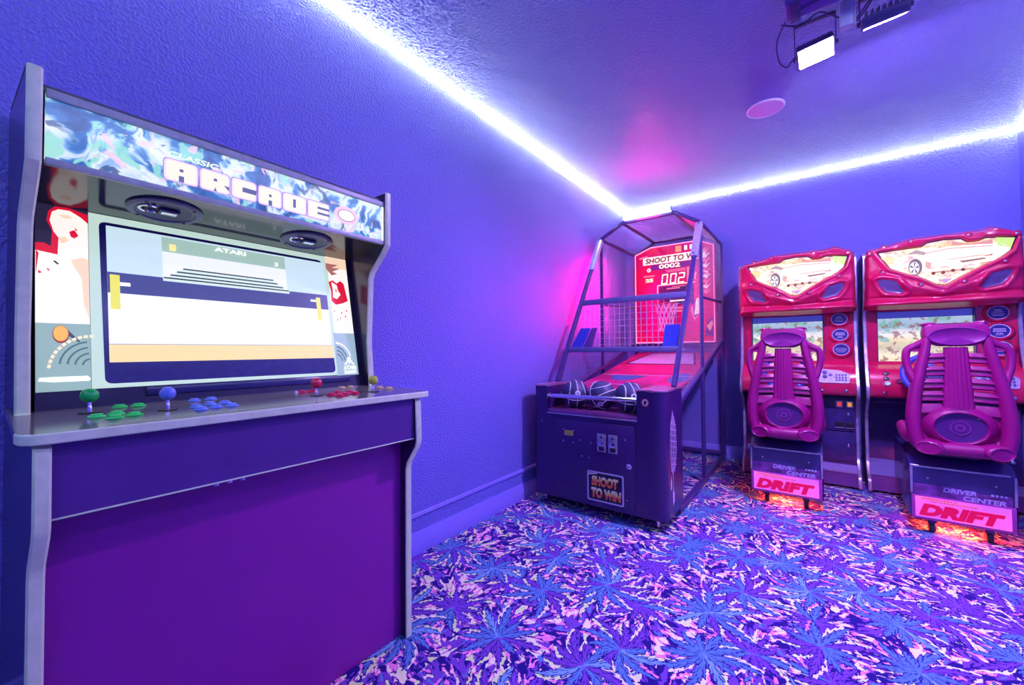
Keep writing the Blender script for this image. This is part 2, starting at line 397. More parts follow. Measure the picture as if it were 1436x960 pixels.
# ------------------------------------------------------------------ four-player arcade cabinet against the wall
def arcade_cabinet():
    T = thing('arcade_cabinet', 'wide black four player arcade cabinet with lit screen and glowing marquee', 'arcade machine', (0.28, 0.55, 0.0))
    blk = mat('black_laminate', (0.030, 0.016, 0.075), 0.2, grain=0.04, gscale=25)
    kickm = mat('glow_tinted_laminate', (0.27, 0.012, 0.29), 0.33, grain=0.03, gscale=3)  # black board; violet glow from the carpet put into its base colour
    apron_m = mat('brushed_violet_board', (0.10, 0.030, 0.22), 0.42, grain=0.04, gscale=14)
    trimm = mat('screen_tinted_moulding', (0.80, 1.0, 0.56), 0.3, grain=0.05)  # green of the screen's reflection mixed into the pale plastic colour
    top_m = mat('glossy_black_counter', (0.20, 0.19, 0.18), 0.14, spec=0.8)  # base lifted and warmed to hold the screen's reflection on the black top
    chrome = mat('polished_chrome', (0.8, 0.8, 0.85), 0.12, 1.0, grain=0.02)
    front = [(0.360, 1.782), (0.357, 1.566), (0.330, 1.535), (0.250, 1.462), (0.238, 1.435), (0.224, 1.16), (0.242, 0.975), (0.30, 0.955), (0.538, 0.940), (0.548, 0.93), (0.553, 0.775), (0.545, 0.752), (0.496, 0.684), (0.489, 0.655), (0.489, 0.003)]
    poly = [(0.012, 0.003), (0.012, 1.782)] + front
    skew = lambda x, s: -s * (0.49 - x) * 0.042
    for y0, y1, s in ((0.064, 0.088, 1), (1.014, 1.040, 0)):
        bm = BM(); prism(bm, poly, lambda a, b, d: (a, d + skew(a, s), b), y0, y1)
        sp = add('side_panel', bm, blk, T)
        # moulding along the front edge and over the top
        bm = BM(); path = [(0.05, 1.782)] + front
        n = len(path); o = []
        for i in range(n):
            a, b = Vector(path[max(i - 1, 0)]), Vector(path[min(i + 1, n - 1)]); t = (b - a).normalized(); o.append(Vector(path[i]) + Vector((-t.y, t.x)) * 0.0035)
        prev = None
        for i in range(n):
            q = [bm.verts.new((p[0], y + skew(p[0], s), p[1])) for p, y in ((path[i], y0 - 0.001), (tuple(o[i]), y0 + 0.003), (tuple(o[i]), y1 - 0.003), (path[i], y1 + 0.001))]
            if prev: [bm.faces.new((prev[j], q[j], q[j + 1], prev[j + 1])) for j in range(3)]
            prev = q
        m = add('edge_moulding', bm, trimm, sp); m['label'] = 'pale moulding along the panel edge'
    # back and roof boards
    bm = BM(); box(bm, 0.012, 0.03, 0.085, 1.016, 0.003, 1.745); add('back_board', bm, blk, T)
    bm = BM(); box(bm, 0.03, 0.340, 0.085, 1.016, 1.742, 1.756); add('roof_board', bm, blk, T)
    bm = BM(); box(bm, 0.235, 0.262, 0.355, 0.385, 1.756, 1.772, 0.003); add('cable_plug', bm, M_BLACK, T)
    # kick panel and apron
    bm = BM(); box(bm, 0.440, 0.457, 0.086, 1.016, 0.004, 0.80); add('kick_panel', bm, kickm, T)
    bm = BM(); box(bm, 0.522, 0.540, 0.086, 1.016, 0.786, 0.941); ap = add('apron', bm, apron_m, T)
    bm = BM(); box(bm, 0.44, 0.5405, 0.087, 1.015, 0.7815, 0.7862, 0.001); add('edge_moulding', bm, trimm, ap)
    for y in (0.375, 0.405, 0.435):
        bm = BM(); lathe(bm, (0.532, y, 0.7815), (0, 0, -1), [(0.008, 0), (0.008, 0.006), (0.0, 0.008)], 12); add('headphone_socket', bm, chrome, ap)
    # control panel: a thick board tilted slightly to the front
    cp = round_poly([(0.0, 0.045), (0.563, 0.045), (0.563, 1.072), (0.0, 1.072)], [0, 0.045, 0.02, 0])
    zc = lambda x: 0.962 + (0.563 - x) * 0.036
    bm = BM(); prism(bm, [p for p in cp], lambda a, b, d: (a, b, zc(a) + d), -0.021, 0.0)
    CP = add('control_panel', bm, top_m, T)
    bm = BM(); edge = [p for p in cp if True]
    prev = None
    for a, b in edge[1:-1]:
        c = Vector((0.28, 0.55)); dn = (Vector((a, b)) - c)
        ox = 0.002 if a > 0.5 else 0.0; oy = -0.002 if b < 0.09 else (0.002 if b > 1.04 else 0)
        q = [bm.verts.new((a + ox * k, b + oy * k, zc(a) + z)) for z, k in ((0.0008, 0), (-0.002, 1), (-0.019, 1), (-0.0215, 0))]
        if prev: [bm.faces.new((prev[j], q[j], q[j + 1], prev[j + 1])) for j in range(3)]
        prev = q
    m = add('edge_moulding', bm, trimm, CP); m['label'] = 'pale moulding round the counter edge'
    # joysticks
    for x, y, c, nm in ((0.315, 0.170, (0.0, 0.60, 0.08), 'green'), (0.393, 0.306, (0.16, 0.26, 0.85), 'blue'), (0.392, 0.709, (0.85, 0.015, 0.08), 'red'), (0.432, 0.908, (0.62, 0.72, 0.06), 'yellow')):
        z = zc(x); bm = BM(); lathe(bm, (x, y, z), (0, 0, 1), [(0.021, 0.0003), (0.021, 0.0018), (0.006, 0.0025)], 24); j = add('joystick', bm, M_BLACK, T)
        j['label'] = nm + ' ball top joystick'
        bm = BM(); lathe(bm, (x, y, z), (0, 0, 1), [(0.0055, 0.0), (0.0055, 0.014), (0.0042, 0.016), (0.0042, 0.034)], 14); add('shaft', bm, chrome, j)
        bm = BM(); R = 0.0178; lathe(bm, (x, y, z + 0.044), (0, 0, 1), [(R * math.sin(PI * i / 14), -R * math.cos(PI * i / 14)) for i in range(15)], 24)
        add('ball_top', bm, mat(nm + '_ball', c, 0.15, spec=0.7, grain=0.02), j)
    # push buttons
    B = {'green': ((0.05, 1.0, 0.16), [(0.262, 0.233), (0.268, 0.270), (0.405, 0.172), (0.388, 0.208), (0.450, 0.197), (0.432, 0.234)]),
         'blue': ((0.22, 0.40, 0.9), [(0.262, 0.398), (0.258, 0.441), (0.398, 0.367), (0.450, 0.364), (0.368, 0.407), (0.438, 0.402), (0.372, 0.443), (0.438, 0.440)]),
         'red': ((0.80, 0.02, 0.12), [(0.285, 0.712), (0.280, 0.752), (0.418, 0.748), (0.378, 0.795), (0.458, 0.756), (0.436, 0.793), (0.392, 0.832), (0.438, 0.828)]),
         'yellow': ((0.75, 0.62, 0.30), [(0.258, 0.880), (0.256, 0.918), (0.345, 0.995), (0.395, 1.004)]),
         'white': ((0.8, 0.8, 0.9), [(0.285, 0.690)])}
    rimp = {}
    for nm, (c, pts) in B.items():
        mm = mat(nm + '_button', c, 0.22, spec=0.6, grain=0.02); ref = None
        for x, y in pts:
            k = 0.35 if nm == 'white' else 1.0
            z = zc(x)
            if ref is None:
                bm = BM(); lathe(bm, (x, y, z), (0, 0, 1), [(0.0165 * k, 0.0), (0.0165 * k, 0.0025), (0.0145 * k, 0.0045), (0.0118 * k, 0.0045), (0.0115 * k, 0.0025)], 24)
                b = add('push_button', bm, mm, T)
                bm = BM(); lathe(bm, (x, y, z), (0, 0, 1), [(0.0112 * k, 0.002), (0.0112 * k, 0.0075), (0.0095 * k, 0.0088), (0.0, 0.0080)], 20)
                add('plunger', bm, mm, b); ref = (b, Vector((x, y, z)))
                b['label'] = nm + ' push button'
            else:
                b = copy_tree(ref[0], T); b.location = Vector((x, y, z)) - ref[1]
    # ---- screen wall behind the counter
    P0 = Vector((0.20, 0, 1.0)); U = Vector((-0.11, 0, 0.53)).normalized(); N = Vector((0.53, 0, 0.11)).normalized()
    S = lambda y, s, d=0.0: P0 + U * s + N * d + Vector((0, y, 0))
    bm = BM(); prism(bm, [(0.087, -0.035), (1.016, -0.035), (1.016, 0.552), (0.087, 0.552)], S, -0.016, 0.0); SW = add('screen_surround', bm, mat('black_bezel_board', (0.025, 0.02, 0.06), 0.3), T)
    def pic(name, polys, parent, d0=0.0006):
        bm = BM(); mats = []; d = d0
        for pts, mm in polys:
            if mm not in mats: mats.append(mm)
            n0 = len(bm.faces); flat(bm, [S(a, b, d) for a, b in pts]); d += 0.00022
            bm.faces.ensure_lookup_table()
            for f in bm.faces[n0:]: f.material_index = mats.index(mm)
        return add(name, bm, mats, parent, 180)
    rect = lambda a0, a1, b0, b1: [(a0, b0), (a1, b0), (a1, b1), (a0, b1)]
    g = lambda nm, rgb, p=1.0: glow('screen_' + nm, rgb, p)
    cream, redp, blackp = g('cream', (250, 240, 228)), g('red', (214, 18, 52)), g('black', (40, 34, 62))
    greyg, peach = g('grey_green', (142, 172, 168)), g('peach', (244, 208, 178))
    # left artwork strip, built as layered flat shapes
    pl = [(rect(0.088, 0.187, 0.022, 0.547), blackp),
          ([(0.088, 0.430), (0.104, 0.432), (0.116, 0.424), (0.118, 0.470), (0.108, 0.500), (0.112, 0.528), (0.124, 0.544), (0.150, 0.546), (0.187, 0.535), (0.187, 0.2), (0.088, 0.2)], redp),
          ([(0.088, 0.408), (0.128, 0.402), (0.130, 0.452), (0.121, 0.468), (0.114, 0.500), (0.118, 0.526), (0.130, 0.537), (0.152, 0.538), (0.172, 0.524), (0.187, 0.508), (0.187, 0.206), (0.088, 0.206)], cream),
          ([(0.150, 0.474), (0.160, 0.482), (0.168, 0.466), (0.160, 0.456), (0.153, 0.460)], redp),
          ([(0.130, 0.452), (0.142, 0.458), (0.150, 0.448), (0.140, 0.438), (0.134, 0.436)], peach), ([(0.130, 0.520), (0.150, 0.524), (0.158, 0.516), (0.140, 0.512)], peach),
          ([(0.152, 0.39), (0.176, 0.402), (0.187, 0.396), (0.187, 0.22), (0.176, 0.26), (0.172, 0.34), (0.158, 0.372)], peach),
          ([(0.122, 0.384), (0.130, 0.376), (0.128, 0.372), (0.120, 0.380)], blackp), ([(0.108, 0.362), (0.114, 0.354), (0.110, 0.352)], redp), ([(0.092, 0.352), (0.100, 0.346), (0.094, 0.342)], redp),
          ([(0.160, 0.490), (0.166, 0.482), (0.163, 0.478)], redp), ([(0.089, 0.408), (0.094, 0.40), (0.089, 0.34)], redp),
          (rect(0.088, 0.187, 0.022, 0.206), greyg),
          ([(0.145, 0.188), (0.168, 0.156), (0.164, 0.154), (0.128, 0.190)], g('dark_grey', (66, 82, 92))),
          (ellipse(0.132, 0.176, 0.0150, 0.0245), g('maroon', (146, 40, 48))), (ellipse(0.132, 0.178, 0.0135, 0.0215), g('orange', (244, 178, 84)))]
    for i in range(11):                       # dashed arc
        t0, t1 = PI * (0.97 - i * 0.045), PI * (0.97 - (i + 0.72) * 0.045)
        c = lambda t, r, q: (0.190 + r * math.cos(t), 0.075 + q * math.sin(t))
        pl.append(([c(t0, 0.083, 0.100), c(t1, 0.083, 0.100), c(t1, 0.077, 0.092), c(t0, 0.077, 0.092)], g('ivory', (248, 226, 190))))
    for r in (0.060, 0.046, 0.032, 0.018):    # rings
        a = [(0.187 - abs(r * math.cos(t)), 0.088 + 1.15 * r * math.sin(t)) for t in [0.1 + 1.35 * k / 10 for k in range(11)]]
        b = [(0.187 - abs((r - 0.004) * math.cos(t)), 0.088 + 1.15 * (r - 0.004) * math.sin(t)) for t in [1.45 - 1.35 * k / 10 for k in range(11)]]
        pl.append((a + b, g('slate', (84, 110, 118))))
    pl.append(([(0.092, 0.050), (0.118, 0.046), (0.183, 0.046), (0.186, 0.052), (0.180, 0.060), (0.122, 0.060), (0.094, 0.059)], g('white', (250, 252, 250))))
    a = pic('side_artwork', pl, SW); a['label'] = 'cream and red printed strip with orange disc'
    pr = [(rect(0.898, 1.012, 0.022, 0.547), cream),
          (rect(0.898, 1.012, 0.498, 0.545), peach), ([(0.898, 0.49), (0.925, 0.462), (0.958, 0.474), (0.930, 0.48), (0.975, 0.50), (0.93, 0.498), (0.965, 0.515), (0.898, 0.515)], g('brown', (170, 104, 100))),
          ([(0.903, 0.430), (0.925, 0.440), (0.948, 0.428), (0.968, 0.442), (0.986, 0.430), (0.999, 0.352), (0.965, 0.338), (0.930, 0.330), (0.908, 0.345), (0.912, 0.39)], redp),
          ([(0.918, 0.432), (0.946, 0.420), (0.950, 0.396), (0.962, 0.378), (0.940, 0.356), (0.918, 0.362), (0.922, 0.395)], cream), ([(0.934, 0.404), (0.944, 0.396), (0.938, 0.384)], redp),
          (rect(0.898, 1.012, 0.022, 0.204), g('grey_blue', (150, 176, 184)))]
    for x, y in ((0.918, 0.30), (0.946, 0.27), (0.956, 0.295), (0.984, 0.305), (0.93, 0.262), (0.975, 0.28)): pr.append((ellipse(x, y, 0.0035, 0.0045, 8), redp if x > 0.95 else g('brown', (170, 104, 100))))
    for i in range(9):
        t0, t1 = PI * (0.5 - i * 0.045), PI * (0.5 - (i + 0.66) * 0.045)
        c = lambda t, r: (0.905 + r * math.cos(t), 0.075 + 1.15 * r * math.sin(t))
        pr.append(([c(t0, 0.078), c(t1, 0.078), c(t1, 0.070), c(t0, 0.070)], g('white', (250, 252, 250))))
    for r in (0.060, 0.046, 0.032):
        a = [(0.900 + r * math.cos(t), 0.078 + 1.15 * r * math.sin(t)) for t in [0.1 + 1.35 * k / 10 for k in range(11)]]
        b = [(0.900 + (r - 0.005) * math.cos(t), 0.078 + 1.15 * (r - 0.005) * math.sin(t)) for t in [1.45 - 1.35 * k / 10 for k in range(11)]]
        pr.append((a + b, g('navy_grey', (70, 96, 130))))
    wht = g('white', (250, 252, 250))
    pr.append((rect(0.9605, 0.9675, 0.068, 0.098), wht))          # emblem of three prongs
    for sgn in (1, -1):
        q = [(0.0045, 0.098), (0.0095, 0.098), (0.0105, 0.086), (0.0165, 0.076), (0.027, 0.070), (0.027, 0.065), (0.015, 0.068), (0.0065, 0.080)]
        pr.append(([(0.964 + sgn * a, b) for a, b in q], wht))
    pr = [([(0.898 + (y - 0.898) * 0.84, s) for y, s in q], mm) for q, mm in pr]; a = pic('side_artwork', pr, SW); a['label'] = 'cream strip with red patch and white emblem'
    for s, sy, hh in (('ATARI', 0.053, 0.017), ('2600', 0.034, 0.015)):
        text('emblem_lettering', s, S(0.9525, sy, 0.008), (0, 1, 0), U, 0.056, hh, wht, SW, 0.0006, 0, 0.03)
    # bezel: pale printed line round a dark border
    pale = g('pale_green', (196, 222, 208), 0.9)
    dark = mat('dark_bezel', (0.06, 0.06, 0.20), 0.2)  # blue base raised to include the reflections on the dark bezel
    outer = [(0.188, 0.545), (0.905, 0.545), (0.905, 0.024), (0.188, 0.024)]
    inner = round_poly([(0.209, 0.523), (0.880, 0.523), (0.892, 0.036), (0.214, 0.036)], 0.018)
    a = pic('bezel', [(outer, pale), (inner, dark)], SW, 0.0008); a['label'] = 'pale outlined dark bezel round the screen'
    # television picture
    TV = pic('screen', [(rect(0.224, 0.888, 0.097, 0.513), g('picture_white', (236, 238, 240))), (rect(0.224, 0.888, 0.366, 0.513), g('sky', (196, 220, 226))),
        (rect(0.351, 0.728, 0.366, 0.457), g('cloud', (232, 236, 240))),
        (rect(0.351, 0.728, 0.457, 0.507), g('banner', (160, 190, 176))),
        ([(0.403, 0.406), (0.679, 0.406), (0.735, 0.358), (0.350, 0.358)], g('steps', (206, 226, 214))),
        (rect(0.224, 0.888, 0.304, 0.368), g('navy', (66, 70, 128))), (rect(0.350, 0.735, 0.357, 0.369), g('steps', (206, 226, 214)))]
        + [(rect(a0, a1, b - 0.0022, b + 0.0022), g('black_line', (24, 34, 44))) for a0, a1, b in ((0.403, 0.679, 0.405), (0.386, 0.694, 0.392), (0.369, 0.713, 0.379), (0.352, 0.733, 0.368))]
        + [(rect(0.229, 0.250, 0.254, 0.360), g('bat', (226, 220, 96))), (rect(0.838, 0.856, 0.253, 0.353), g('bat', (226, 220, 96))), (rect(0.250, 0.273, 0.327, 0.338), wht), (rect(0.815, 0.838, 0.333, 0.342), wht),
           (rect(0.224, 0.888, 0.097, 0.148), g('sand', (246, 214, 150))), (rect(0.224, 0.888, 0.148, 0.1505), g('grey_line', (150, 165, 175)))], SW, 0.0016)
    TV['label'] = 'lit television picture'
    for s, y, sy, w, h in (('ATARI', 0.542, 0.4935, 0.098, 0.016), ('1', 0.378, 0.473, 0.017, 0.022), ('3', 0.694, 0.471, 0.013, 0.016)):
        text('screen_lettering', s, S(y, sy, 0.0062), (0, 1, 0), U, w, h, g('yellow', (252, 232, 150)) if s == '1' else wht, SW, 0.0004, 0, 0.03)
    text('maker_lettering', 'TCL', S(0.556, 0.012, 0.001), (0, 1, 0), U, 0.030, 0.008, g('white', (250, 252, 250), 0.5), SW, 0.0004)
    bm = BM(); prism(bm, [(0.30, -0.004), (0.95, -0.004), (0.95, 0.02), (0.30, 0.02)], S, 0.0, 0.006, 0.001); add('television_rim', bm, mat('blue_black_rim', (0.03, 0.03, 0.12), 0.2), SW)
    # ---- canopy under the marquee with two speakers
    Q0 = Vector((0.338, 0, 1.566)); QU = Vector((-0.248, 0, -0.031)).normalized(); QN = Vector((0.031, 0, -0.248)).normalized()
    C = lambda y, s, d=0.0: Q0 + QU * s + QN * d + Vector((0, y, 0))
    bm = BM(); prism(bm, [(0.087, 0.0), (1.016, 0.0), (1.016, 0.25), (0.087, 0.25)], C, -0.014, 0.0); CN = add('canopy', bm, mat('glossy_black_canopy', (0.022, 0.02, 0.04), 0.12, spec=0.9), T)
    spm, con = mat('grey_speaker_rim', (0.11, 0.12, 0.20), 0.35), mat('dark_speaker_cone', (0.05, 0.06, 0.13), 0.4)
    for i, yc in enumerate((0.336, 0.757)):
        c = C(yc, 0.118)
        bm = BM(); lathe(bm, c, QN, [(0.090, 0.0), (0.090, 0.005), (0.084, 0.009), (0.072, 0.009), (0.068, 0.004), (0.060, 0.002)], 40); sp = add('speaker', bm, spm, CN)
        bm = BM(); lathe(bm, c, QN, [(0.070, 0.003), (0.030, 0.0006), (0.0, 0.0006)], 32); add('speaker_cone', bm, con, sp)
        bm = BM()   # emblem bridge across the cone: a square badge and a curved arm
        prism(bm, [(yc - 0.018, 0.100), (yc + 0.030, 0.100), (yc + 0.030, 0.132), (yc - 0.018, 0.132)], C, 0.002, 0.010, 0.0015); add('speaker_badge', bm, con, sp)
        bm = BM(); prism(bm, [(yc - 0.012, 0.106), (yc + 0.024, 0.106), (yc + 0.024, 0.126), (yc - 0.012, 0.126)], C, 0.010, 0.0125, 0.001); add('badge_face', bm, chrome, sp)
        bm = BM(); sweep(bm, [C(yc - 0.040 + 0.022 * math.cos(t), 0.112 + 0.024 * math.sin(t), 0.006) for t in [0.6 + k * 0.42 for k in range(12)]], 0.0045, 8); add('speaker_arm', bm, chrome, sp)
        for k in range(4):
            a = PI / 4 + k * PI / 2; bm = BM(); lathe(bm, C(yc + 0.078 * math.cos(a), 0.118 + 0.078 * math.sin(a), 0.009), QN, [(0.005, 0), (0.004, 0.002), (0, 0.003)], 10); add('screw', bm, M_BLACK, sp)
    # ---- marquee: backlit print between two grey rails
    art = bpy.data.materials.new('marquee_print'); n = NT(art); co = n.obj()
    wv = n.noise(co, 10.0, 3.0); pc = n.v('ADD', co, n.v('SCALE', n.v('SUBTRACT', wv.outputs['Color'], (0.5, 0.5, 0.5)), 0.07))
    a1 = n.noise(pc, 9.0, 3.0, 0.55, 1.2); a2 = n.noise(n.v('ADD', pc, (3, 7, 1)), 14.0, 3.0, 0.5, 1.0); a3 = n.noise(n.v('ADD', pc, (8, 2, 5)), 15.0, 2.0, 0.5, 1.2)
    c = n.ramp(a1.outputs[0], [(0.34, lin(34, 76, 146)), (0.47, lin(60, 116, 190)), (0.50, lin(110, 168, 222)), (0.535, lin(206, 226, 246)), (0.62, lin(238, 244, 250)), (0.70, lin(150, 190, 236))])
    c = n.mix(n.ramp(a2.outputs[0], [(0.60, (0, 0, 0)), (0.64, (0.85, 0.85, 0.85))]), c, lin(150, 226, 206))
    c = n.mix(n.ramp(a3.outputs[0], [(0.63, (0, 0, 0)), (0.66, (0.8, 0.8, 0.8))]), c, lin(246, 208, 226))
    c = n.mix(n.ramp(a2.outputs[0], [(0.36, (0.85, 0.85, 0.85)), (0.40, (0, 0, 0))]), c, lin(40, 74, 124))
    n.link(c, n.p.inputs['Emission Color']); n.p.inputs['Emission Strength'].default_value = 0.92; n.p.inputs['Roughness'].default_value = 0.15
    n.p.inputs['Base Color'].default_value = (0.05, 0.06, 0.08, 1)
    bm = BM(); box(bm, 0.325, 0.345, 0.0885, 1.0135, 1.571, 1.741); MQ = add('marquee', bm, art, T); MQ['label'] = 'backlit blue and white printed marquee'
    rail = mat('grey_marquee_rail', (0.46, 0.54, 0.44), 0.35)
    for z0, z1 in ((1.724, 1.745), (1.5655, 1.582)):
        bm = BM(); box(bm, 0.335, 0.3525, 0.0885, 1.0135, z0, z1, 0.002); add('marquee_rail', bm, rail, MQ)
    bm = BM(); box(bm, 0.338, 0.3475, 1.008, 1.0135, 1.582, 1.724); add('marquee_rail', bm, wht, MQ)
    ivory, outl = glow('marquee_ivory', (240, 238, 206), 0.95), glow('marquee_outline', (168, 134, 196), 0.95); lil = glow('marquee_lilac', (236, 220, 240), 0.95)
    # block letters drawn as rounded plates with small openings
    L = {'A': [[(0.42, 0.0), (0.58, 0.0), (0.58, 0.30), (0.42, 0.30)], [(0.44, 0.50), (0.56, 0.50), (0.56, 0.64), (0.44, 0.64)]],
         'R': [[(0.44, 0.0), (0.56, 0.0), (0.50, 0.20)], [(0.44, 0.52), (0.56, 0.52), (0.56, 0.66), (0.44, 0.66)], [(0.80, 0.42), (1.0, 0.40), (1.0, 0.16)]],
         'C': [[(0.42, 0.36), (1.02, 0.36), (1.02, 0.62), (0.42, 0.62)]],
         'D': [[(0.42, 0.26), (0.54, 0.26), (0.54, 0.76), (0.42, 0.76)]],
         'E': [[(0.44, 0.26), (1.02, 0.26), (1.02, 0.40), (0.44, 0.40)], [(0.44, 0.60), (1.02, 0.60), (1.02, 0.74), (0.44, 0.74)]]}
    X = 0.3462
    for ch, y0, y1 in (('A', 0.305, 0.379), ('R', 0.387, 0.459), ('C', 0.467, 0.533), ('A', 0.542, 0.610), ('D', 0.617, 0.693), ('E', 0.701, 0.777)):
        w = y1 - y0; z0, z1 = 1.606, 1.664; hh = z1 - z0
        def plate(gr, d, mm, bm, mats):
            rs = [0.010, 0.010, 0.012, 0.012] if ch in 'ARDC' else 0.006
            pts = round_poly([(y0 - gr, z0 - gr), (y1 + gr, z0 - gr), (y1 + gr, z1 + gr), (y0 - gr, z1 + gr)], rs, 4)
            n0 = len(bm.faces); flat(bm, [(X + d, a, b) for a, b in pts]); bm.faces.ensure_lookup_table()
            if mm not in mats: mats.append(mm)
            for f in bm.faces[n0:]: f.material_index = mats.index(mm)
        bm = BM(); mats = []
        plate(0.0035, 0.0, outl, bm, mats); plate(0.0012, 0.0004, lil, bm, mats); plate(-0.0035, 0.0008, ivory, bm, mats)
        for hole in L[ch]:
            n0 = len(bm.faces); flat(bm, [(X + 0.0012, y0 + a * w, z0 + b * hh) for a, b in hole]); bm.faces.ensure_lookup_table()
            hm = glow('marquee_hole', (92, 96, 140), 0.95)
            if hm not in mats: mats.append(hm)
            for f in bm.faces[n0:]: f.material_index = mats.index(hm)
        add('marquee_letter', bm, mats, MQ, 180)
    text('marquee_small_lettering', 'CLASSIC', (X + 0.001, 0.372, 1.680), (0, 1, 0), (0, 0, 1), 0.120, 0.016, glow('marquee_pale', (226, 246, 214), 0.95), MQ, 0.0006, 0.15, 0.03)
    # plain ring motif to the side of the lettering, as printed shapes
    bm = BM(); mats = []
    for rx, rz, mm, d in ((0.050, 0.034, glow('marquee_pink', (240, 196, 214), 0.95), 0.0), (0.036, 0.023, glow('marquee_plum', (132, 96, 128), 0.95), 0.0004), (0.033, 0.020, glow('marquee_white', (250, 246, 244), 0.95), 0.0008)):
        n0 = len(bm.faces); flat(bm, [(X + d, a, b) for a, b in ellipse(0.848, 1.645, rx, rz)]); bm.faces.ensure_lookup_table(); mats.append(mm)
        for f in bm.faces[n0:]: f.material_index = len(mats) - 1
    add('marquee_ring', bm, mats, MQ, 180)
    return T
arcade_cabinet()

# ------------------------------------------------------------------ basketball shooting machine in the corner
def basketball_machine():
    T = thing('basketball_machine', 'tall black caged basketball shooting machine with glowing red scoreboard', 'arcade machine', (0.58, 3.5, 0.0))
    body = mat('black_powder_coat', (0.045, 0.013, 0.12), 0.26, grain=0.03, gscale=30)
    tube = mat('black_steel_tube', (0.07, 0.035, 0.20), 0.28, grain=0.05)
    chrome = MATS['polished_chrome']; red = mat('red_playfield', (0.80, 0.010, 0.22), 0.35, grain=0.1, gscale=9)
    wirem = mat('grey_wire', (0.36, 0.34, 0.42), 0.35, 0.4, grain=0.05)
    x0, x1, yf, yb = 0.105, 1.060, 2.490, 2.865
    # front cabinet
    plan = round_poly([(x0, yf), (x1, yf), (x1, yb), (x0, yb)], [0.05, 0.075, 0.0, 0.0], 7)
    pz = lambda a, b, d: (a, b, d)
    bm = BM(); prism(bm, plan, pz, 0.075, 0.668)
    FC = add('front_cabinet', bm, body, T)
    for poly, rs in (([(x0, yf), (0.225, yf), (0.225, yb), (x0, yb)], [0.05, 0, 0, 0]), ([(0.885, yf), (x1, yf), (x1, yb), (0.885, yb)], [0, 0.075, 0, 0])):
        bm = BM(); prism(bm, round_poly(poly, rs, 7), pz, 0.668, 0.857); p = add('corner_column', bm, body, FC)
        bm = BM(); c = sum((Vector((*q, 0)) for q in poly), Vector()) / 4
        big = [(c.x + (a - c.x) * 1.035, c.y + (b - c.y) * 1.02) for a, b in round_poly(poly, rs, 7)]
        prism(bm, big, pz, 0.857, 0.868, 0.003); add('column_cap', bm, mat('pink_reflection_cap', (0.42, 0.16, 0.34), 0.25), FC)  # pink reflection on the column tops painted as the cap colour
    bm = BM(); box(bm, 0.225, 0.885, 2.80, 2.865, 0.668, 0.82); add('tray_back', bm, body, FC)
    bm = BM(); box(bm, 0.226, 0.884, 2.494, 2.80, 0.668, 0.699, 0.002); add('ball_tray', bm, mat('glossy_rose_tray', (0.36, 0.08, 0.30), 0.12, 0.3), FC)
    bm = BM(); box(bm, 0.222, 0.888, 2.483, 2.4895, 0.666, 0.674, 0.001); add('tray_lip', bm, mat('silver_lip', (0.6, 0.5, 0.65), 0.25, 0.8), FC)
    bm = BM(); rod(bm, (0.222, 2.510, 0.790), (0.888, 2.510, 0.800), 0.015, 14); RB = add('guard_rail', bm, chrome, T)
    for x, z in ((0.227, 0.790), (0.883, 0.800)):
        bm = BM(); lathe(bm, (x, 2.510, z), (1 if x < 0.5 else -1, 0, 0), [(0.026, 0), (0.026, 0.004), (0.014, 0.008), (0.014, 0.014)], 18); add('rail_flange', bm, chrome, RB)
    # coin door and fittings
    bm = BM(); box(bm, 0.288, 0.868, 2.482, 2.492, 0.100, 0.634, 0.003); DR = add('service_door', bm, body, T)
    sil = mat('brushed_silver', (0.5, 0.46, 0.58), 0.3, 0.7, grain=0.2, gscale=90)
    for a in (0.619, 0.697):
        bm = BM(); box(bm, a, a + 0.062, 2.474, 2.483, 0.447, 0.565, 0.003); cs = add('coin_slot', bm, sil, DR)
        bm = BM(); box(bm, a + 0.020, a + 0.042, 2.4725, 2.4745, 0.538, 0.546); add('slot_opening', bm, M_BLACK, cs)
        bm = BM(); lathe(bm, (a + 0.031, 2.4745, 0.502), (0, -1, 0), [(0.016, 0), (0.015, 0.005), (0.006, 0.006), (0, 0.006)], 16); add('reject_button', bm, chrome, cs)
        bm = BM(); box(bm, a + 0.012, a + 0.05, 2.4725, 2.4745, 0.455, 0.482); add('return_flap', bm, M_BLACK, cs)
    bm = BM(); box(bm, 0.373, 0.436, 2.4795, 2.4825, 0.526, 0.560); y = add('warning_label', bm, mat('yellow_label', (0.85, 0.62, 0.12), 0.5), DR)
    for k in range(3):
        bm = BM(); box(bm, 0.382, 0.427, 2.4788, 2.4797, 0.532 + k * 0.0085, 0.535 + k * 0.0085); add('label_line', bm, M_BLACK, y)
    for x, z in ((0.362, 0.566), (0.445, 0.566), (0.362, 0.485), (0.440, 0.482), (0.490, 0.505), (0.572, 0.497), (0.505, 0.398), (0.557, 0.395), (0.810, 0.545), (0.818, 0.165)):
        bm = BM(); lathe(bm, (x, 2.4822, z), (0, -1, 0), [(0.006, 0), (0.005, 0.003), (0, 0.004)], 10); add('bolt', bm, chrome, DR)
    bm = BM(); lathe(bm, (0.176, 2.4905, 0.605), (0, -1, 0), [(0.006, 0), (0.005, 0.003), (0, 0.004)], 10); add('bolt', bm, chrome, FC)
    bm = BM(); lathe(bm, (0.832, 2.4822, 0.378), (0, -1, 0), [(0.019, 0), (0.019, 0.004), (0.013, 0.010), (0, 0.010)], 20); lk = add('lock', bm, chrome, DR)
    bm = BM(); box(bm, 0.8305, 0.8335, 2.4712, 2.4724, 0.371, 0.385); add('keyhole', bm, M_BLACK, lk)
    X_ = lambda a, b, d: (a, 2.4818 - d, b)
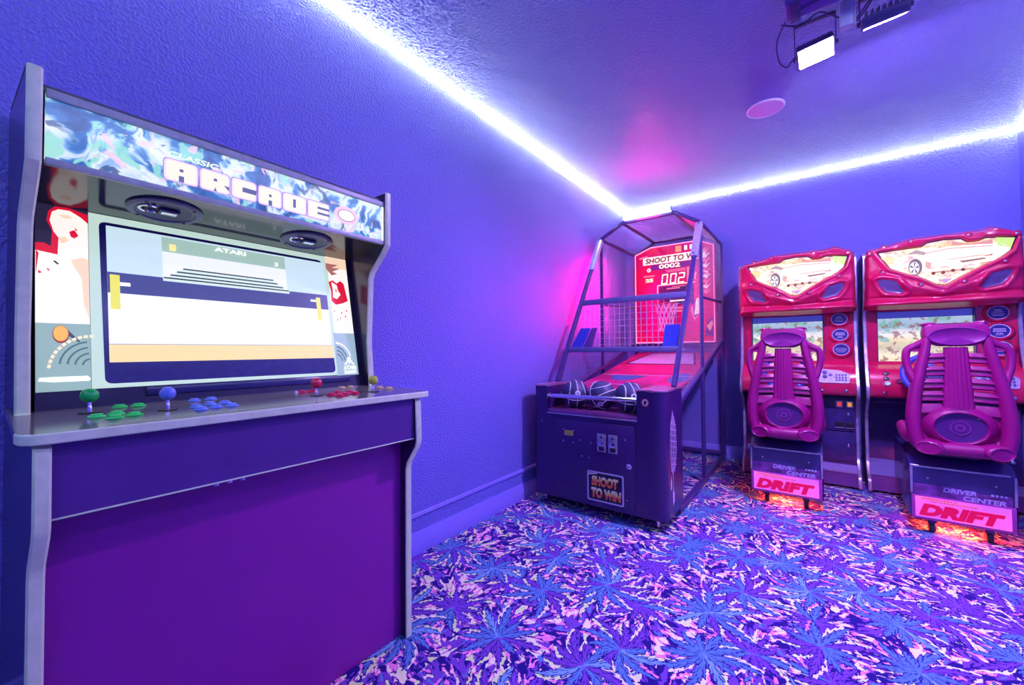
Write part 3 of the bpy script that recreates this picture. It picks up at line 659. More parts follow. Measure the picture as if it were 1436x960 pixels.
    bm = BM(); prism(bm, round_poly([(0.543, 0.116), (0.797, 0.116), (0.797, 0.312), (0.543, 0.312)], 0.014), X_, 0.0, 0.003); SG = add('sign_plate', bm, mat('pale_sign_border', (0.62, 0.55, 0.72), 0.4), DR)
    bm = BM(); prism(bm, round_poly([(0.553, 0.126), (0.787, 0.126), (0.787, 0.302), (0.553, 0.302)], 0.010), X_, 0.003, 0.0036); add('sign_ground', bm, mat('black_sign_print', (0.012, 0.006, 0.04), 0.4), SG)
    fm = bpy.data.materials.new('flame_lettering'); n = NT(fm); sp = n.new('ShaderNodeSeparateXYZ'); n.link(n.obj(), sp.inputs[0])
    n.link(n.ramp(n.m('FRACT', n.m('MULTIPLY', n.m('SUBTRACT', sp.outputs[2], 0.132), 12.2)), [(0.0, (1.0, 0.35, 0.03)), (0.35, (0.95, 0.06, 0.06)), (0.55, (1.0, 0.62, 0.12)), (0.85, (1.0, 1.0, 0.6))]), n.p.inputs['Base Color'])
    n.p.inputs['Roughness'].default_value = 0.5
    pink_txt = mat('pale_yellow_print', (0.9, 0.75, 0.5), 0.5)
    for s, zc, w, xc in (('SHOOT', 0.250, 0.186, 0.668), ('TO WIN', 0.173, 0.208, 0.676)):
        text('sign_lettering', s, (xc, 2.4778, zc), (1, 0, 0), (0, 0, 1), w, 0.066, fm, SG, 0.0012, 0.08, 0.065)
    bm = BM(); prism(bm, [(0.553, 0.283), (0.615, 0.296), (0.615, 0.303), (0.553, 0.296)], X_, 0.0036, 0.0042); add('sign_stripe', bm, pink_txt, SG)
    # round no-climbing sticker on the corner column
    Y_ = lambda a, b, d: (a, 2.4895 - d, b)
    bm = BM(); prism(bm, ellipse(0.938, 0.790, 0.022, 0.025, 24), Y_, 0.0, 0.0008); st = add('warning_sticker', bm, mat('pale_pink_sticker', (0.9, 0.62, 0.66), 0.5), FC)
    bm = BM(); a = ellipse(0.938, 0.790, 0.022, 0.025, 24); b = ellipse(0.938, 0.790, 0.018, 0.0205, 24)
    va = [bm.verts.new(Y_(*p, 0.0012)) for p in a]; vb = [bm.verts.new(Y_(*p, 0.0012)) for p in b]
    for i in range(24): bm.faces.new((va[i], va[(i + 1) % 24], vb[(i + 1) % 24], vb[i]))
    add('sticker_ring', bm, mat('red_sticker_print', (0.8, 0.03, 0.08), 0.5), st)
    bm = BM(); prism(bm, [(0.929, 0.776), (0.944, 0.776), (0.943, 0.785), (0.949, 0.786), (0.948, 0.799), (0.936, 0.803), (0.929, 0.797)], Y_, 0.0008, 0.0012); add('sticker_figure', bm, M_BLACK, st)
    # printed net strands on the side of the cabinet
    Z_ = lambda a, b, d: (x1 + 0.0006 + d, a, b)
    bm = BM(); rnd = random.Random(3)
    for k in range(7):
        ya = 2.60 + 0.012 * k; pts = [(ya, 0.735 - 0.02 * abs(k - 3)), (2.585 + 0.020 * k, 0.60), (2.578 + 0.023 * k, 0.47), (2.60 + 0.013 * k, 0.36 - 0.01 * (k % 3))]
        for (a, b), (c, d) in zip(pts, pts[1:]):
            w = 0.0030; flat(bm, [Z_(a - w, b, 0), Z_(a + w, b, 0), Z_(c + w, d, 0), Z_(c - w, d, 0)])
    for k in range(8):
        z = 0.66 - k * 0.036; w = 0.003; flat(bm, [Z_(2.59, z, 0.0004), Z_(2.71, z - 0.03, 0.0004), Z_(2.71, z - 0.03 + w, 0.0004), Z_(2.59, z + w, 0.0004)])
    for y, z, q in ((2.592, 0.285, 0.9), (2.640, 0.20, 1.3)):
        flat(bm, [Z_(y - 0.012 * q, z - 0.045 * q, 0), Z_(y + 0.012 * q, z - 0.035 * q, 0), Z_(y + 0.016 * q, z + 0.02 * q, 0), Z_(y + 0.004 * q, z + 0.012 * q, 0), Z_(y, z + 0.06 * q, 0), Z_(y - 0.014 * q, z + 0.015 * q, 0)])
    flat(bm, [Z_(2.628, 0.37, 0), Z_(2.636, 0.37, 0), Z_(2.642, 0.24, 0), Z_(2.636, 0.24, 0)])
    add('side_print', bm, mat('pale_net_print', (0.80, 0.55, 0.85), 0.5), FC)
    # feet
    for x, y in ((0.165, 2.56), (0.985, 2.56), (0.165, 2.80), (0.985, 2.80)):
        bm = BM(); lathe(bm, (x, y, 0.0), (0, 0, 1), [(0.0, 0.001), (0.026, 0.001), (0.026, 0.010), (0.010, 0.016), (0.010, 0.076)], 16); add('levelling_foot', bm, chrome, T)
    # frame: rails, posts, arches
    xa, xb = 0.135, 1.030
    F = 0.036
    def tb(name, p0, p1, w=F, m=tube, par=T):
        bm = BM(); bar(bm, p0, p1, w, w, 0.005); return add(name, bm, m, par)
    fr = [(xa, 2.195), (0.355, 2.318), (0.833, 2.318), (xb, 2.195)]
    for x in (xa, xb):
        tb('floor_rail', (x, 2.86, 0.03), (x, 4.64, 0.03))
        tb('corner_post', (x, 4.60, 0.045), (x, 4.60, 2.21))
        tb('middle_post', (x, 3.66, 0.045), (x, 3.66, 2.195), 0.03)
        tb('ramp_rail', (x, 2.865, 0.745), (x, 4.58, 1.195))
        sl = tb('slanted_post', (x, 2.79, 0.868), (x, 3.645, 2.195), 0.032)
        # pale sleeve on the upper part of the slanted post
        d = Vector((0, 0.855, 1.327)).normalized(); p = Vector((x, 3.645, 2.195))
        bm = BM(); bar(bm, p - d * 0.02, p - d * 0.40, 0.052, 0.040, 0.004); sv = add('post_sleeve', bm, mat('silver_post_sleeve', (0.62, 0.60, 0.72), 0.3, 0.3), sl)
        for k in (0.04, 0.38):
            bm = BM(); q = p - d * k; lathe(bm, q + Vector((0, -0.019, 0.012)), (0, -0.84, 0.54), [(0.008, 0), (0.007, 0.005), (0, 0.006)], 10); add('bolt', bm, chrome, sl)
    tb('back_rail', (xa, 4.62, 0.05), (xb, 4.62, 0.05))
    for y, dz in ((3.65, 0.0), (4.60, 0.015)):
        for a, b in zip(fr, fr[1:]): tb('arch_tube', (a[0], y, a[1] + dz), (b[0], y, b[1] + dz), 0.03)
    for x, z in fr: tb('roof_tube', (x, 3.65, z), (x, 4.60, z + 0.015), 0.028)
    for x in (xa, xb): tb('cage_tube', (x, 3.66, 1.56), (x, 4.60, 1.60), 0.02)
    tb('upper_crossbar', (xa + 0.02, 3.215, 1.535), (xb - 0.01, 3.215, 1.535), 0.046, mat('violet_grey_bar', (0.16, 0.13, 0.34), 0.35))
    tb('lower_crossbar', (xa + 0.02, 2.955, 1.122), (xb - 0.01, 2.955, 1.122), 0.040, MATS['violet_grey_bar'])
    # wire guard between the crossbars
    A, B = Vector((0, 3.205, 1.52)), Vector((0, 3.205, 1.115))
    bm = BM(); nx = 19
    for k in range(nx): x = xa + 0.04 + (xb - xa - 0.08) * k / (nx - 1); rod(bm, A + Vector((x, 0, 0)), B + Vector((x, 0, 0)), 0.0028, 6)
    rod(bm, B + Vector((xa + 0.02, 0, 0)), B + Vector((xb - 0.02, 0, 0)), 0.006, 8)
    for k in range(1, 8): q = A.lerp(B, k / 8); rod(bm, q + Vector((xa + 0.02, 0, 0)), q + Vector((xb - 0.02, 0, 0)), 0.0016, 5)
    stuff(add('wire_guard', bm, mat('pale_guard_wire', (0.62, 0.58, 0.72), 0.3, 0.4), T))
    # corner plates behind the guard
    blue, plum = mat('deep_blue_plate', (0.020, 0.030, 0.42), 0.35), mat('dark_plum_plate', (0.09, 0.012, 0.20), 0.35)
    def plate(u0, u1, v0, v1, y0, y1, m):
        bm = BM(); e = 0.5 * (1.138 - 1.30)
        pts = [(u0, y0, 1.14), (v0, y0 + 0.0, 1.14), (v1, y1, 1.30), (u1, y1, 1.30)]
        q = [Vector(p) for p in pts]; nrm = (q[1] - q[0]).cross(q[2] - q[0]).normalized() * 0.003
        a = [bm.verts.new(p - nrm) for p in q]; b = [bm.verts.new(p + nrm) for p in q]
        bm.faces.new(a); bm.faces.new(b[::-1])
        for i in range(4): bm.faces.new((a[i], a[(i + 1) % 4], b[(i + 1) % 4], b[i]))
        add('corner_plate', bm, m, T)
    plate(xa + 0.03, xa + 0.075, 0.265, 0.30, 2.975, 3.06, blue)
    plate(0.268, 0.303, 0.345, 0.352, 2.985, 3.075, plum)
    plate(0.905, 0.905, xb - 0.02, xb - 0.02, 2.975, 3.06, blue)
    # fine wire cage on both sides and roof
    bm = BM()
    yv = lambda z: 2.79 + (z - 0.868) * 0.855 / 1.327
    for x in (xa, xb):
        y = 2.90
        while y < 4.59:
            z0 = 0.75 + (y - 2.865) * 0.262; z1 = min(2.195 + max(0, (y - 3.65)) * 0.016, 0.868 + (y - 2.79) * 1.552)
            if z1 > z0 + 0.02: rod(bm, (x, y, z0), (x, y, z1), 0.0014, 4)
            y += 0.030
        z = 0.80
        while z < 2.19:
            ya = max(yv(z), 2.88); ye = min(4.59, 2.865 + (z - 0.75) / 0.262)
            if ye > ya + 0.02: rod(bm, (x, ya, z), (x, ye, z), 0.0012, 4)
            z += 0.045
    stuff(add('side_cage_wire', bm, wirem, T))
    bm = BM(); segs = list(zip(fr, fr[1:]))
    for a, b in segs:
        L = math.hypot(b[0] - a[0], b[1] - a[1]); k = int(L / 0.022)
        for i in range(k): t = (i + 0.5) / k; x, z = a[0] + (b[0] - a[0]) * t, a[1] + (b[1] - a[1]) * t; rod(bm, (x, 3.66, z), (x, 4.59, z + 0.015), 0.0014, 4)
        for i in range(42): y = 3.67 + i * 0.022; dz = (y - 3.65) * 0.016; rod(bm, (a[0], y, a[1] + dz), (b[0], y, b[1] + dz), 0.0014, 4)
    stuff(add('roof_cage_wire', bm, wirem, T))
    # light bar across the top of the front arch
    bm = BM(); box(bm, 0.375, 0.815, 3.605, 3.648, 2.335, 2.372, 0.004); LB = add('light_bar', bm, mat('blue_grey_housing', (0.10, 0.12, 0.40), 0.35), T)
    wl, pkl = mat('white_bar_light', (1, 1, 1), 0.4, emit=(0.85, 0.9, 1.0), power=7.0, grain=0), mat('pink_bar_light', (1, 0.2, 0.5), 0.4, emit=(1.0, 0.10, 0.34), power=70.0, grain=0)
    for a, b, m in ((0.385, 0.500, wl), (0.503, 0.700, pkl), (0.703, 0.805, wl)):
        bm = BM(); box(bm, a, b, 3.592, 3.640, 2.330, 2.3345); box(bm, a, b, 3.592, 3.6045, 2.330, 2.385, 0.002); add('bar_lens', bm, m, LB)
    bm = BM(); box(bm, 0.42, 0.78, 3.610, 3.644, 2.3725, 2.3765); add('bar_top_lens', bm, mat('red_uplight', (1, 0.1, 0.4), 0.4, emit=(1.0, 0.0, 0.16), power=150.0, grain=0), LB)
    # added magenta tube, hidden behind the middle post to wash the wall
    pk = mat('magenta_wash_light', (1, 0.1, 0.5), 0.4, emit=PINK_COL, power=330.0, grain=0)
    bm = BM(); box(bm, xa - 0.034, xa - 0.022, 3.712, 3.724, 1.30, 2.02, 0.002); LT = add('added_wash_tube', bm, pk, T); LT['label'] = 'added magenta led tube hidden on the wall side'
    # scoreboard
    bo = [(0.155, 1.19), (0.985, 1.19), (0.985, 2.205), (0.83, 2.272), (0.335, 2.272), (0.155, 2.205)]
    Bp = lambda a, b, d: (a, 4.545 - d, b)
    bdm = bpy.data.materials.new('backlit_red_board'); n = NT(bdm); co = n.obj(); nz = n.noise(co, 2.2, 2.0)
    n.link(n.ramp(nz.outputs[0], [(0.35, lin(170, 0, 110)), (0.5, lin(226, 4, 66)), (0.65, lin(236, 8, 48))]), n.p.inputs['Emission Color'])
    n.p.inputs['Emission Strength'].default_value = 0.85; n.p.inputs['Base Color'].default_value = (0.25, 0.005, 0.05, 1); n.p.inputs['Roughness'].default_value = 0.25
    bm = BM(); prism(bm, bo, Bp, 0.0, -0.03); BD = add('scoreboard', bm, bdm, T)
    bm = BM(); ins = [(0.565 + (a - 0.57) * 0.985, 1.70 + (b - 1.70) * 0.985) for a, b in bo]
    for (a, b), (c, d) in zip(ins[1:] + ins[:1], ins): rod(bm, Bp(a, b, 0.006), Bp(c, d, 0.006), 0.006, 6)
    add('edge_light', bm, mat('pink_edge_light', (1, 0.5, 0.7), 0.4, emit=(1.0, 0.26, 0.52), power=1.5, grain=0), BD)
    bw = glow('board_white', (250, 226, 222), 1.1); bc = glow('board_cream', (255, 232, 196), 1.2); bpk = glow('board_pink', (250, 120, 150), 1.0)
    bpl = glow('board_plum', (120, 12, 130), 0.9); bdk = glow('board_dark', (70, 8, 96), 0.7); borange = glow('board_orange', (250, 150, 110), 1.0)
    lay = [0]
    def shape(pts, m, d=0.002, name='board_print'):
        bm = BM(); lay[0] += 1; flat(bm, [Bp(a, b, d + 0.00008 * lay[0]) for a, b in pts]); return add(name, bm, m, BD, 180)
    R = lambda a0, a1, b0, b1: [(a0, b0), (a1, b0), (a1, b1), (a0, b1)]
    shape([(0.30, 2.03), (0.72, 2.03), (0.72, 2.10), (0.60, 2.22), (0.44, 2.23), (0.30, 2.10)], glow('board_crimson', (206, 6, 92), 0.85))
    shape(R(0.245, 0.90, 2.072, 2.158), bw, name='title_panel'); shape([(0.205, 2.145), (0.30, 2.158), (0.30, 2.178), (0.205, 2.165)], bpk)
    tm = glow('board_title', (120, 30, 50), 0.9)
    text('title_lettering', 'SHOOT TO WIN', Bp(0.575, 2.114, 0.006), (1, 0, 0), (0, 0, 1), 0.60, 0.062, tm, BD, 0.0008, 0.1, 0.035)
    shape(R(0.60, 0.66, 2.175, 2.24), borange); shape(R(0.69, 0.72, 2.185, 2.235), bw); shape(R(0.745, 0.785, 2.185, 2.235), bw)
    shape(R(0.34, 0.80, 2.006, 2.066), bpl)
    text('score_digits', '0002', Bp(0.535, 2.037, 0.006), (1, 0, 0), (0, 0, 1), 0.225, 0.048, bc, BD, 0.0008, 0, 0.03)
    for k in range(2): shape(R(0.49 + 0.02 * (1 - k), 0.70, 1.968 + 0.016 * k, 1.976 + 0.016 * k), bpk)
    shape(ellipse(0.310, 2.012, 0.022, 0.022, 20), bw); shape(ellipse(0.310, 2.012, 0.008, 0.010, 12), bpl)
    shape(R(0.250, 0.372, 1.935, 1.952), bpk); shape(R(0.268, 0.360, 1.873, 1.918), glow('board_rust', (226, 90, 84), 0.9))
    text('timer_digits', '25', Bp(0.314, 1.896, 0.006), (1, 0, 0), (0, 0, 1), 0.085, 0.040, bc, BD, 0.0008, 0, 0.04)
    # seven-segment digits
    seg = {'0': 'abcdef', '2': 'abged', '7': 'abc', '1': 'bc'}
    def digit(ch, xc, zc, w, h, m):
        t = w * 0.2; g = t * 0.25; bm = BM()
        sh = lambda a, b: (xc + a + b * 0.12, zc + b)
        P = {'a': R(-w / 2 + g, w / 2 - g, h / 2 - t, h / 2), 'd': R(-w / 2 + g, w / 2 - g, -h / 2, -h / 2 + t), 'g': R(-w / 2 + g, w / 2 - g, -t / 2, t / 2), 'b': R(w / 2 - t, w / 2, g, h / 2 - g), 'c': R(w / 2 - t, w / 2, -h / 2 + g, -g), 'f': R(-w / 2, -w / 2 + t, g, h / 2 - g), 'e': R(-w / 2, -w / 2 + t, -h / 2 + g, -g)}
        for s in seg[ch]: flat(bm, [Bp(*sh(a, b), 0.007) for a, b in P[s]])
        add('score_digit', bm, m, BD, 180)
    for ch, x in (('0', 0.483), ('0', 0.573), ('2', 0.658)): digit(ch, x, 1.893, 0.066, 0.112, bc)
    shape([(0.40, 1.18 + 0.42), (0.40, 1.825), (0.412, 1.835), (0.80, 1.835), (0.80, 1.826), (0.416, 1.826), (0.408, 1.818), (0.408, 1.60)], bw)
    shape(R(0.42, 0.78, 1.60, 1.812), bdk); shape(R(0.50, 0.64, 1.780, 1.792), bpk); shape(R(0.56, 0.70, 1.80, 1.806), bpk)
    shape(R(0.715, 0.735, 1.78, 2.0), bpk)
    for a, z in ((0.78, 1.896), (0.895, 1.893)): digit('1' if a < 0.8 else '7', a, z, 0.045, 0.075, bc)
    # white burst shapes along the board's far edge
    for k in range(9):
        z = 2.16 - k * 0.055; shape([(0.865, z), (0.915, z + 0.035), (0.895, z), (0.945, z + 0.02), (0.905, z - 0.025), (0.955, z - 0.045), (0.885, z - 0.02)], bw if k % 2 else bpk)
    for k in range(3): shape([(0.74 + 0.03 * k, 1.55 + 0.05 * k), (0.80 + 0.03 * k, 1.62 + 0.03 * k), (0.84, 1.50), (0.78, 1.42 + 0.03 * k)], [bpk, bpl, bw][k])
    shape([(0.88, 1.25), (0.96, 1.25), (0.96, 1.45), (0.90, 1.40)], bpl); shape([(0.90, 1.36), (0.95, 1.42), (0.96, 1.38), (0.93, 1.30)], borange)
    for k, (w, z) in enumerate(((0.16, 1.665), (0.15, 1.640), (0.20, 1.560), (0.18, 1.525))): shape(R(0.57 - w / 2 + 0.04, 0.61 + w / 2, z, z + 0.016), (bdk, bw, bpk, bpk)[k])
    # hoop with its net
    hc = Vector((0.545, 4.36, 1.60))
    bm = BM(); sweep(bm, [hc + Vector((0.115 * math.cos(2 * PI * k / 28), 0.115 * math.sin(2 * PI * k / 28), 0)) for k in range(28)], 0.007, 8, True, ref=(0, 0, 1)); HP = add('hoop', bm, mat('red_hoop_steel', (0.75, 0.04, 0.08), 0.3), T)
    bm = BM(); box(bm, 0.515, 0.575, 4.47, 4.545, 1.57, 1.61, 0.004); add('hoop_bracket', bm, MATS['red_hoop_steel'], HP)
    bm = BM(); nn = 12; prof = [(0.112, 0), (0.098, -0.06), (0.082, -0.12), (0.070, -0.18), (0.066, -0.24), (0.074, -0.29)]
    for sg in (1, -1):
        for k in range(nn): sweep(bm, [hc + Vector((r * math.cos(2 * PI * (k + sg * i * 0.5) / nn), r * math.sin(2 * PI * (k + sg * i * 0.5) / nn), z)) for i, (r, z) in enumerate(prof)], 0.0035, 5)
    add('net', bm, mat('white_net_cord', (0.85, 0.85, 0.9), 0.8), HP)
    # ball ramp: deck in two slopes with printed shapes
    ry = [(2.83, 0.800), (3.50, 0.888), (4.54, 1.085)]
    rz = lambda y: ry[0][1] + (y - ry[0][0]) * 0.1313 if y < 3.5 else ry[1][1] + (y - 3.5) * 0.1894
    bm = BM(); prism(bm, [(y, z) for y, z in ry] + [(y, z - 0.02) for y, z in reversed(ry)], lambda a, b, d: (d, a, b), 0.185, 0.985); RP = add('ball_ramp', bm, red, T)
    def rshape(pts, m, d):
        bm = BM(); flat(bm, [(a, y, rz(y) + d) for a, y in pts]); add('ramp_print', bm, m, RP, 180)
    pale, rb, pkp = mat('pale_lilac_print', (0.62, 0.66, 0.92), 0.35), mat('blue_ramp_print', (0.02, 0.20, 0.50), 0.4), mat('magenta_ramp_print', (0.80, 0.03, 0.35), 0.4)
    rshape([(0.24, 3.95), (0.92, 3.95), (0.80, 4.50), (0.34, 4.50)], M_BLACK, 0.0015); rshape([(0.27, 3.98), (0.89, 3.98), (0.78, 4.47), (0.36, 4.47)], pale, 0.0025)
    rshape([(0.19, 3.515), (0.98, 3.515), (0.98, 3.530), (0.19, 3.530)], pale, 0.0015); rshape([(0.19, 3.12), (0.98, 3.12), (0.98, 3.128), (0.19, 3.128)], pale, 0.0015)
    rshape([(0.46 + 0.14 * math.cos(t), 3.505 - 0.22 * math.sin(t)) for t in [PI * k / 14 for k in range(15)]], rb, 0.0012)
    rshape([(0.90 + 0.075 * math.cos(t), 3.44 - 0.19 * math.sin(t)) for t in [2 * PI * k / 18 for k in range(18)]], rb, 0.0012)
    rshape([(0.62, 3.15), (0.76, 3.15), (0.80, 3.50), (0.60, 3.50)], pkp, 0.0010)
    # seam struts under the ramp
    for x in (0.215, 0.95): tb('ramp_strut', (x, 3.05, 0.78), (x, 4.50, 0.99), 0.022)
    return T
basketball_machine()

# ------------------------------------------------------------------ three basketballs in the tray
M_BALL = mat('blue_black_rubber', (0.040, 0.035, 0.13), 0.5, bump=0.25, gscale=260)
M_SEAM = mat('white_ball_seam', (0.8, 0.78, 0.9), 0.5)
def basketball(c, label, rot, patch):
    R = 0.1005; T = tag(None, '', '') if False else None
    bm = BM(); lathe(bm, c, (0, 0, 1), [(R * math.sin(PI * i / 20), -R * math.cos(PI * i / 20)) for i in range(21)], 32)
    c = Vector(c); bmesh.ops.translate(bm, verts=bm.verts, vec=-c)
    o = add('basketball', bm, M_BALL); o.location = c; tag(o, label, 'ball', 'basketballs in the tray')
    Rm = Matrix.Rotation(rot[0], 3, 'X') @ Matrix.Rotation(rot[1], 3, 'Z') @ Matrix.Rotation(rot[2], 3, 'Y')
    def seam(f, n=40, closed=True):
        bm = BM(); sweep(bm, [c + Rm @ Vector(f(2 * PI * k / n)) for k in range(n)], 0.0034, 5, True, ref=(0.1, 0.2, 1)); add('seam', bm, M_SEAM, o)
    q = R * 0.9995
    seam(lambda t: (q * math.cos(t), q * math.sin(t), 0)); seam(lambda t: (0, q * math.cos(t), q * math.sin(t)))
    for s in (1, -1):
        def f(t, s=s):
            v = Vector((s * (0.62 + 0.16 * math.cos(2 * t)), math.cos(t), math.sin(t))); v.normalize(); return tuple(v * q)
        seam(f)
    d = Vector(patch).normalized(); bm = BM(); lathe(bm, c + d * (R * 0.965), d, [(0.0, R * 0.036), (0.012, R * 0.032), (0.020, R * 0.014)], 18); p = add('ball_patch', bm, M_SEAM, o)
    bm = BM(); lathe(bm, c + d * (R * 0.965), d, [(0.0, R * 0.044), (0.006, R * 0.042), (0.009, R * 0.034)], 10); add('patch_mark', bm, M_BLACK, p)
basketball((0.372, 2.645, 0.7998), 'dark blue basketball with white patch turned towards its neighbour, nearest the wall', (0.5, 0.6, 0.3), (0.62, -0.78, 0.12))
basketball((0.577, 2.655, 0.7998), 'middle basketball of the three behind the chrome rail', (0.2, -0.35, 1.1), (0.25, -0.82, -0.55))
basketball((0.781, 2.645, 0.7998), 'dark basketball next to the column with the round sticker', (0.5, 0.7, 0.25), (0.60, -0.78, 0.15))

# ------------------------------------------------------------------ racing cabinets along the back wall
M_RED = mat('glossy_red_plastic', (0.66, 0.010, 0.09), 0.22, spec=0.6, grain=0.05, gscale=8, coat=0.3)
M_RACEBLK = mat('violet_black_metal', (0.045, 0.026, 0.17), 0.34, grain=0.12, gscale=20)
M_CHR = mat('lilac_chrome_trim', (0.46, 0.42, 0.58), 0.25, 0.45, grain=0.12, gscale=30)
def sdf_poly(px, py, poly):
    """signed distance, negative inside"""
    d = 1e9; inside = False; n = len(poly)
    for i in range(n):
        ax, ay = poly[i]; bx, by = poly[(i + 1) % n]
        ex, ey = bx - ax, by - ay; wx, wy = px - ax, py - ay
        t = max(0, min(1, (wx * ex + wy * ey) / (ex * ex + ey * ey)))
        d = min(d, math.hypot(wx - ex * t, wy - ey * t))
        if (ay > py) != (by > py) and px < (bx - ax) * (py - ay) / (by - ay) + ax: inside = not inside
    return -d if inside else d
def sstep(a, b, x):
    t = max(0.0, min(1.0, (x - a) / (b - a))); return t * t * (3 - 2 * t)
def racing_cabinet(ox, label):
    T = thing('racing_cabinet', label, 'arcade machine', (ox + 0.41, 4.4, 0.0), 'pair of red racing machines')
    Wd = 0.82
    # side panels with chrome edge
    front = [(4.175, 1.862), (4.175, 1.62), (4.205, 1.47), (4.265, 1.36), (4.245, 1.15), (4.185, 0.95), (4.115, 0.80), (4.120, 0.735), (4.235, 0.66), (4.290, 0.55), (4.290, 0.22), (4.215, 0.13), (4.150, 0.10), (4.140, 0.012)]
    pf = [tuple(p) for p in round_poly([(4.64, 1.862)] + front + [(4.64, 0.012)], 0.03, 3)]
    for x0, x1 in ((0.0, 0.022), (Wd - 0.022, Wd)):
        bm = BM(); prism(bm, pf, lambda a, b, d: (ox + d, a, b), x0, x1); sp = add('side_panel', bm, M_RACEBLK, T)
        bm = BM(); pts = [p for p in pf if p[0] < 4.55]; prev = None
        for i, p in enumerate(pts):
            a, b = Vector(pts[max(i - 1, 0)]), Vector(pts[min(i + 1, len(pts) - 1)]); t = (b - a).normalized(); o = Vector((t.y, -t.x)); o = o if o.x < 0 or abs(o.x) < 0.2 else -o
            q = [bm.verts.new((ox + xx, p[0] + o.x * k, p[1] + o.y * k)) for xx, k in ((x0 - 0.001, 0), (x0 + 0.003, 0.006), (x1 - 0.003, 0.006), (x1 + 0.001, 0))]
            if prev: [bm.faces.new((prev[j], q[j], q[j + 1], prev[j + 1])) for j in range(3)]
            prev = q
        add('chrome_trim', bm, M_CHR, sp)
    bm = BM(); box(bm, ox + 0.022, ox + Wd - 0.022, 4.60, 4.64, 0.05, 1.85); add('back_panel', bm, M_RACEBLK, T)
    bm = BM(); box(bm, ox + 0.022, ox + Wd - 0.022, 4.21, 4.60, 1.81, 1.845, 0.01); add('roof_panel', bm, M_RED, T)
    # ---- moulded header with a bat-shaped lit window and two headlamp recesses
    win = [(0.085, 1.838), (0.10, 1.842), (0.320, 1.850), (0.345, 1.872), (0.43, 1.882), (0.515, 1.874), (0.545, 1.846), (0.60, 1.846), (0.63, 1.862), (0.765, 1.845), (0.742, 1.765), (0.70, 1.725), (0.56, 1.645), (0.43, 1.555), (0.395, 1.565), (0.30, 1.635), (0.24, 1.660), (0.148, 1.715)]
    hl = [(0.078, 1.628), (0.100, 1.636), (0.180, 1.612), (0.222, 1.532), (0.205, 1.518), (0.125, 1.538), (0.092, 1.585)]
    hr = [(Wd - a, b) for a, b in hl]
    top = lambda u: 1.895 + 0.045 * sstep(0.06, 0.32, u) * (1 - sstep(0.66, 0.80, u)) + 0.018 * sstep(0.62, 0.70, u) * (1 - sstep(0.78, 0.815, u)) - 0.05 * (1 - sstep(0.0, 0.05, u))
    bot = lambda u: 1.405 + 0.02 * abs(u - 0.41)
    vee = lambda u: 1.50 + 0.42 * abs(u - 0.41)      # swept brow line
    def surf(u, z):
        v = (z - bot(u)) / (top(u) - bot(u)); cu = (u - 0.41) / 0.41
        y = 4.135 - 0.060 * (1 - cu ** 4) * math.sin(PI * min(1, 0.12 + max(0.0, v) * 0.80)) ** 0.6
        y += 0.10 * sstep(0.90, 1.0, v) ** 2 + 0.05 * (1 - sstep(0.0, 0.06, v))
        y += 0.06 * sstep(0.90, 1.0, abs(cu)) ** 2
        b = z - vee(u); y -= 0.030 * math.exp(-(b / 0.035) ** 2) * (1 - 0.6 * abs(cu))       # raised V
        y -= 0.028 * math.exp(-((z - 1.445) / 0.022) ** 2)                                     # lower lip
        y += 0.012 * math.exp(-((z - 1.478 - 0.02 * abs(cu)) / 0.012) ** 2)
        dw = sdf_poly(u, z, win); y -= 0.016 * math.exp(-((dw - 0.018) / 0.012) ** 2); y += 0.034 * (1 - sstep(-0.006, 0.006, dw))
        for lamp in (hl, hr):
            d = sdf_poly(u, z, lamp)
            if d < 0.09: y -= 0.014 * math.exp(-((d - 0.022) / 0.015) ** 2); y += 0.014 * (1 - sstep(-0.008, 0.008, d))
        return y
    nx, nz = 132, 84; bm = BM(); grid = []
    for i in range(nx + 1):
        u = 0.006 + (Wd - 0.012) * i / nx; row = []
        for j in range(nz + 1):
            z = bot(u) + (top(u) - bot(u)) * j / nz
            row.append(bm.verts.new((ox + u, surf(u, z), z)))
        grid.append(row)
    for i in range(nx):
        for j in range(nz): bm.faces.new((grid[i][j], grid[i + 1][j], grid[i + 1][j + 1], grid[i][j + 1]))
    # return the shell's edges back to the cabinet
    ring = [grid[i][nz] for i in range(nx + 1)] + [grid[nx][j] for j in range(nz - 1, -1, -1)] + [grid[i][0] for i in range(nx - 1, -1, -1)] + [grid[0][j] for j in range(1, nz)]
    back = [bm.verts.new((v.co.x, 4.262, v.co.z)) for v in ring]
    for k in range(len(ring)): k2 = (k + 1) % len(ring); bm.faces.new((ring[k], ring[k2], back[k2], back[k]))
    HD = add('header_shell', bm, M_RED, T, 60)
    # lit translite in the window: pale road scene
    ym = 4.094
    tl = bpy.data.materials.get('lit_header_print')
    if tl is None:
        tl = bpy.data.materials.new('lit_header_print'); n = NT(tl); co = n.obj(); sp = n.new('ShaderNodeSeparateXYZ'); n.link(co, sp.inputs[0])
        wv = n.noise(co, 9.0, 4.0, 0.6, 0.6); wv2 = n.noise(n.v('MULTIPLY', co, (3.0, 3.0, 9.0)), 5.0, 4.0, 0.6)
        base = n.ramp(wv.outputs[0], [(0.34, lin(196, 140, 84)), (0.42, lin(240, 200, 130)), (0.50, lin(252, 238, 190)), (0.58, lin(255, 252, 226)), (0.68, lin(226, 186, 140))])
        base = n.mix(n.ramp(wv2.outputs[0], [(0.56, (0, 0, 0)), (0.63, (0.8, 0.8, 0.8))]), base, lin(186, 122, 96))
        n.link(base, n.p.inputs['Emission Color']); n.p.inputs['Emission Strength'].default_value = 1.0
        n.p.inputs['Base Color'].default_value = (0.2, 0.18, 0.15, 1)
